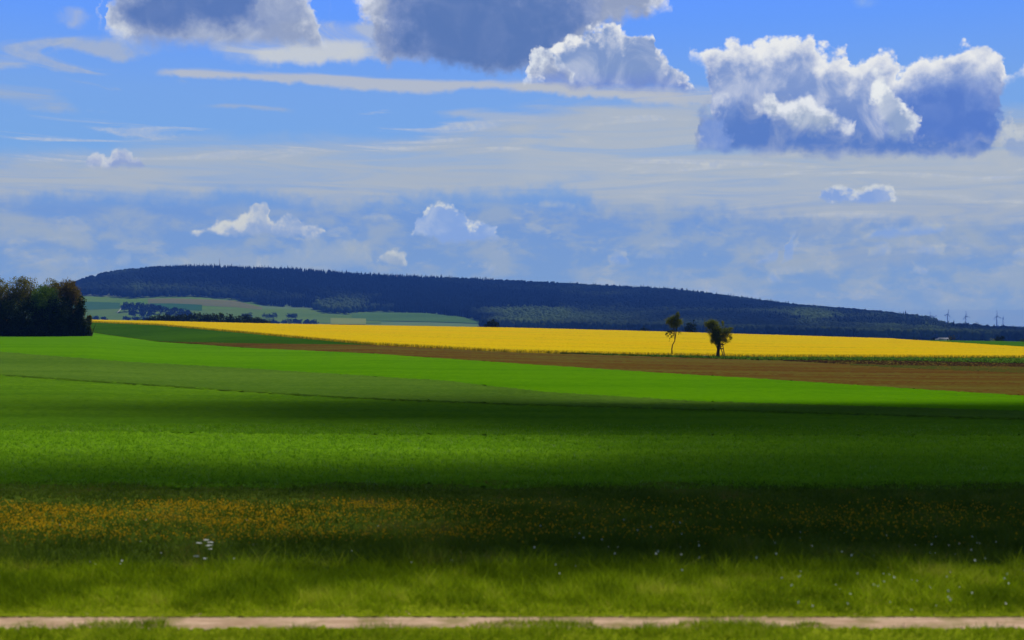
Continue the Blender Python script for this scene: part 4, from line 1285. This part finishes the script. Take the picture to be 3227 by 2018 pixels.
# single trees and hedges of the valley
L_val = leafmat('valley_leaves', (0.012, 0.022, 0.012), (0.035, 0.055, 0.02), .1, .1)
for a_, t_, w_, Yv_ in [(124, 302.6, 9, 2130), (130, 301.4, 11, 2140), (137, 301.6, 11, 2130), (143, 303.2, 9, 2120), (149, 304, 10, 2110), (155, 304.4, 9, 2110), (161, 305, 9, 2110),
                        (133, 307, 10, 2060), (142, 308, 10, 2060), (150, 309, 9, 2060), (168, 307.2, 10, 2060), (175, 307, 11, 2060), (182, 308, 10, 2050), (188, 309, 9, 2050),
                        (96, 316, 10, 2010), (104, 317, 9, 2010), (126, 315.6, 9, 2010), (136, 317, 9, 2010), (146, 317, 10, 2010)]:
    far_tree('valley_tree', 'bluish tree in the clump on the far slope between the pale meadows', a_, Yv_ * VS, t_, w_, L_val, 'trees on the far valley slope', 900, 3.0)
for a_, t_, w_, lb in [(247, 312.6, 9, 'short dark hedge on the far slope, left of two longer hedges'), (270, 312.6, 14, 'dark hedge on the far slope, middle one of three'), (292, 313.2, 10, 'dark hedge on the far slope with a low tail, right one of three')]:
    HYD = 2080 * VS; x0 = sx(a_, HYD); r = empty('hedge', (x0, HYD, float(terr(x0, HYD)))); tag(r, lb, 'hedge', 'hedges on the far slope')
    zt_ = CAMZ + (HY - t_) / F * HYD - r.location.z
    W_ = w_ / F * HYD / 2
    blb = [(u_ * W_, rng.uniform(-2, 2), zt_ * .55, W_ * .35, 5, zt_ * .42, 1) for u_ in np.linspace(-.8, .8, 5)]
    crown_mesh('foliage', blb, 900, 2.2, L_val, r, .5, 14)
    v, f = merge([tube([(u_ * W_, 0, -.5), (u_ * W_, 0, zt_ * .5)], [.4, .2], 5) for u_ in (0,)]); mesh('stem', v, f, M_bark, r)
for a_ in np.linspace(262, 316, 11):
    far_tree('hazy_tree', 'small hazy tree in the loose row just above the yellow crest left of centre', float(a_ + rng.uniform(-2, 2)), 1960 * VS, 319.4 + rng.uniform(-1.0, .8), 8 + rng.uniform(-1, 2), L_val, 'hazy valley tree row above the yellow crest', 500, 2.8)

# ---------------------------------------------------------------- masts and wind turbines
M_steel = mat('galvanised_steel', lambda gg, t: bsdf(gg, t, (0.25, 0.26, 0.28), .5, .4))
M_pale = mat('pale_paint', lambda gg, t: bsdf(gg, t, (0.62, 0.64, 0.66), .5, .3))
def lattice(name, label, px, Y, top, H0, w0, m_, arms=()):
    x = sx(px, Y); z = float(terr(x, Y)); H = CAMZ + (HY - top) / F * Y - z
    r = empty(name, (x, Y, z)); tag(r, label, 'mast')
    legs, br = [], []
    wd = lambda t_: w0 * (1 - .8 * t_)
    for sx_ in (-1, 1):
        for sy_ in (-1, 1):
            legs.append(tube([(sx_ * wd(0), sy_ * wd(0), -1), (sx_ * wd(1), sy_ * wd(1), H)], [.35, .25], 5))
    N_ = 9
    for k in range(N_):
        t0, t1 = k / N_, (k + 1) / N_
        for s_ in (-1, 1):
            br.append(tube([(-wd(t0), s_ * wd(t0), t0 * H), (wd(t1), s_ * wd(t1), t1 * H)], .14, 4))
            br.append(tube([(s_ * wd(t0), -wd(t0), t0 * H), (s_ * wd(t1), wd(t1), t1 * H)], .14, 4))
    v, f = merge(legs); mesh('leg_frame', v, f, m_, r)
    v, f = merge(br); mesh('bracing', v, f, m_, r)
    v, f = tube([(0, 0, H - .5), (0, 0, H + 7)], .3, 5); mesh('antenna', v, f, m_, r)
    for ah in arms:
        v, f = box((0, 0, H * ah), (9, .5, .6)); mesh('cross_arm', v, f, m_, r)
lattice('radio_mast', 'thin dark radio mast rising from the forest top of the hill', 219.5, 2990 * VS, 259.5, 30, 1.1, M_steel)
lattice('power_pylon', 'thin pale pylon standing before the dark forest near the hill top', 396.8, 2905 * VS, 273.5, 30, 1.3, M_pale, (.93, .82, .7))


def turbine(label, px, Y, hub, bladepx, ang, face):
    x = sx(px, Y); z = float(terr(x, Y)) - 1; H = CAMZ + (HY - hub) / F * Y - z
    r = empty('wind_turbine', (x, Y, z), face); tag(r, label, 'wind turbine', 'wind turbines on the horizon at right')
    v, f = tube([(0, 0, 0), (0, 0, H * .5), (0, 0, H)], [4.6, 3.8, 2.8], 12); mesh('tower', v, f, M_pale_t, r)
    v, f = box((0, 1.5, H + 1), (4.2, 11, 4)); mesh('nacelle', v, f, M_pale_t, r)
    L = bladepx * 1.25 / F * Y
    hb = empty('rotor', (0, -5, H + 1)); hb.parent = r
    v, f = tube([(0, 1.5, 0), (0, -1, 0), (0, -2.4, 0)], [2.2, 2.2, .5], 10); mesh('hub', v, f, M_pale_t, hb)
    for k in range(3):
        a = ang + k * 2 * math.pi / 3
        d = np.array([math.sin(a), 0, math.cos(a)]); e = np.array([math.cos(a), 0, -math.sin(a)])
        V = []
        for t_, c_, th_ in [(0.0, 4.0, 2.4), (.15, 6.0, 1.8), (.5, 4.4, 1.4), (1.0, 1.8, .8)]:
            p = d * t_ * L
            for s_, q in ((-.5, 0), (0, 1), (.5, 0), (0, -1)):
                V.append(p + e * s_ * c_ * 1.2 + np.array([0, q * th_ / 2, 0]))
        Fq = [(i * 4 + j, i * 4 + (j + 1) % 4, (i + 1) * 4 + (j + 1) % 4, (i + 1) * 4 + j) for i in range(3) for j in range(4)] + [(0, 3, 2, 1), (12, 13, 14, 15)]
        mesh('blade', V, np.array(Fq), M_pale_t, hb)
M_pale_t = mat('turbine_paint', lambda gg, t: bsdf(gg, t, (0.20, 0.22, 0.26), .6, .2))
TY = 9500
turbine('leftmost full wind turbine, standing over the end of the hill with one blade up', 947.5, TY, 314.4, 4.2, R(12), R(20))
turbine('second full wind turbine from the left, above a gap in the treetops', 965.8, TY, 316.2, 4.4, R(-8), R(20))
turbine('largest wind turbine at right with one blade pointing up and one to the right', 996.8, TY, 316.2, 4.8, R(-6), R(20))
turbine('rightmost wind turbine, smaller and beside the largest one', 1003, TY * 1.15, 318.4, 3.0, R(5), R(50))
turbine('wind turbine mostly hidden by the hill, only its rotor above the trees', 929.5, TY, 316.6, 4.0, R(10), R(20))
turbine('wind turbine rotor just clearing the hill, right beside the most hidden one', 933.4, TY, 317.4, 3.8, R(55), R(20))

# ---------------------------------------------------------------- unseen cloud, added overhead and shaped to cast shadow bands on the near fields
rowp = [380, 390, 395, 399, 403, 408, 416, 427, 437, 448, 458, 469, 479, 490, 502, 520, 530, 540, 550, 560, 570, 580, 600]
colp = [-300, -120, 0, 150, 300, 400, 508, 640, 760, 900, 1024, 1250, 1500]
Ltab = np.array([
    [1, 1, 1, 1, 1, 1, 1, 1, 1, 1, 1, 1, 1, 1, 1, 1, 1, 1, 1, 1, 1, 1, 1],
    [1, 1, 1, .95, .9, .9, .95, 1, 1, 1, .9, .7, .6, .6, .8, 1, 1, .9, .8, .9, 1, 1, 1],
    [1, 1, .95, .85, .65, .5, .65, .95, 1, .92, .55, .15, .07, .3, .8, 1, 1, .85, .75, .75, .9, 1, 1],
    [1, 1, .9, .8, .5, .22, .4, .85, 1, .95, .6, .12, .04, .2, .7, .95, .95, .65, .5, .55, .8, 1, 1],
    [1, .95, .8, .5, .15, .04, .08, .6, .95, 1, .6, .12, .02, .10, .6, .85, .75, .45, .28, .3, .5, .9, 1],
    [1, .9, .7, .35, .08, .03, .05, .4, .85, 1, .5, .08, .02, .05, .35, .5, .42, .28, .14, .15, .35, .8, 1],
    [1, .9, .7, .35, .06, .02, .03, .15, .7, .9, .5, .08, .02, .03, .1, .12, .08, .04, .04, .05, .2, .75, 1],
    [1, 1, 1, .8, .08, .01, .02, .02, .28, .28, .15, .05, .01, .02, .04, .05, .03, .02, .03, .04, .15, .7, 1],
    [1, 1, 1, 1, .25, .02, .02, .03, .16, .18, .10, .05, .01, .01, .03, .04, .02, .01, .02, .04, .12, .7, 1],
    [1, 1, 1, .8, .10, .01, .02, .03, .11, .13, .08, .03, .01, .01, .02, .03, .02, .01, .02, .04, .12, .7, 1],
    [1, 1, .9, .4, .03, .01, .02, .02, .10, .12, .08, .03, .01, .01, .02, .03, .02, .01, .02, .04, .12, .7, 1],
    [1, .9, .4, .1, .02, .01, .02, .02, .10, .12, .08, .03, .01, .01, .02, .03, .02, .01, .02, .04, .12, .7, 1],
    [1, 1, 1, 1, 1, 1, 1, 1, 1, 1, 1, 1, 1, 1, 1, 1, 1, 1, 1, 1, 1, 1, 1]])
Ygr = np.linspace(22, 118, 240); Ugr = np.linspace(-300, 1500, 220)
pyg = HY + CAMZ * F / Ygr
XX = sx(Ugr[None, :], Ygr[:, None]); YY = np.broadcast_to(Ygr[:, None], XX.shape)
Yw = YY * (1 + .028 * fbm(XX, YY * .5, 26, 91) + .012 * fbm(XX, YY, 8, 92))
pyw = HY + CAMZ * F / Yw
t2 = np.empty(XX.shape)
for c_ in range(len(Ugr)):
    k = min(max(int(np.searchsorted(colp, Ugr[c_]) - 1), 0), len(colp) - 2)
    f_ = (Ugr[c_] - colp[k]) / (colp[k + 1] - colp[k])
    t2[:, c_] = (1 - f_) * np.interp(pyw[:, c_], rowp, Ltab[k]) + f_ * np.interp(pyw[:, c_], rowp, Ltab[k + 1])
tau = -np.log(np.clip(t2, .012, 1))  # cloud depth worked back from the shade wanted on the ground
tau *= np.clip(1 + .22 * fbm(XX, YY * 2.2, 9, 3), .4, 1.6)
SIG = 0.2
T_ = np.maximum(tau / SIG, 0.0)
HC = 305.0
hc = HC + 5 * fbm(XX, YY, 30, 8)
s = np.array(SV)
mid = np.stack([XX, YY, 0 * XX], -1) + s * (hc / s[2])[..., None]
upv = mid + s * (T_ / 2 + .02)[..., None]; dnv = mid - s * (T_ / 2 + .02)[..., None]
ny, nx = T_.shape
Fg = gridf(ny, nx); N0 = ny * nx
bnd = np.concatenate([np.arange(nx), np.arange(1, ny) * nx + nx - 1, ((ny - 1) * nx + np.arange(nx - 1))[::-1], (np.arange(1, ny - 1) * nx)[::-1]])
bn2 = np.roll(bnd, -1)
side = np.stack([bnd, bnd + N0, bn2 + N0, bn2], -1)[:, ::-1]
cm = bpy.data.materials.new('shadow_cloud_vapour'); cm.use_nodes = True
ct = cm.node_tree; ct.nodes.clear()
pv = ct.nodes.new('ShaderNodeVolumePrincipled'); pv.inputs['Color'].default_value = (.85, .88, .95, 1); pv.inputs['Density'].default_value = SIG
co_ = ct.nodes.new('ShaderNodeOutputMaterial'); ct.links.new(pv.outputs[0], co_.inputs['Volume'])
shadow_cloud = mesh('cloud', np.concatenate([upv.reshape(-1, 3), dnv.reshape(-1, 3)]), np.concatenate([Fg, Fg[:, ::-1] + N0, side]), cm)
tag(shadow_cloud, kind='structure')

# ---------------------------------------------------------------- haze
HZ = HAZE_D
hm = bpy.data.materials.new('haze_air'); hm.use_nodes = True
ht = hm.node_tree; ht.nodes.clear()
pv = ht.nodes.new('ShaderNodeVolumePrincipled')
pv.inputs['Color'].default_value = (0.09, 0.28, 1.0, 1)
pv.inputs['Density'].default_value = HZ
ho = ht.nodes.new('ShaderNodeOutputMaterial'); ht.links.new(pv.outputs[0], ho.inputs['Volume'])
v, f = box((0, 9600, (HAZE_TOP + CAMZ - 60) / 2), (60000, 22400, HAZE_TOP + CAMZ + 60))
hz = mesh('haze', v, f, hm); tag(hz, kind='stuff', label='thin blue summer haze over the land', cat='haze')
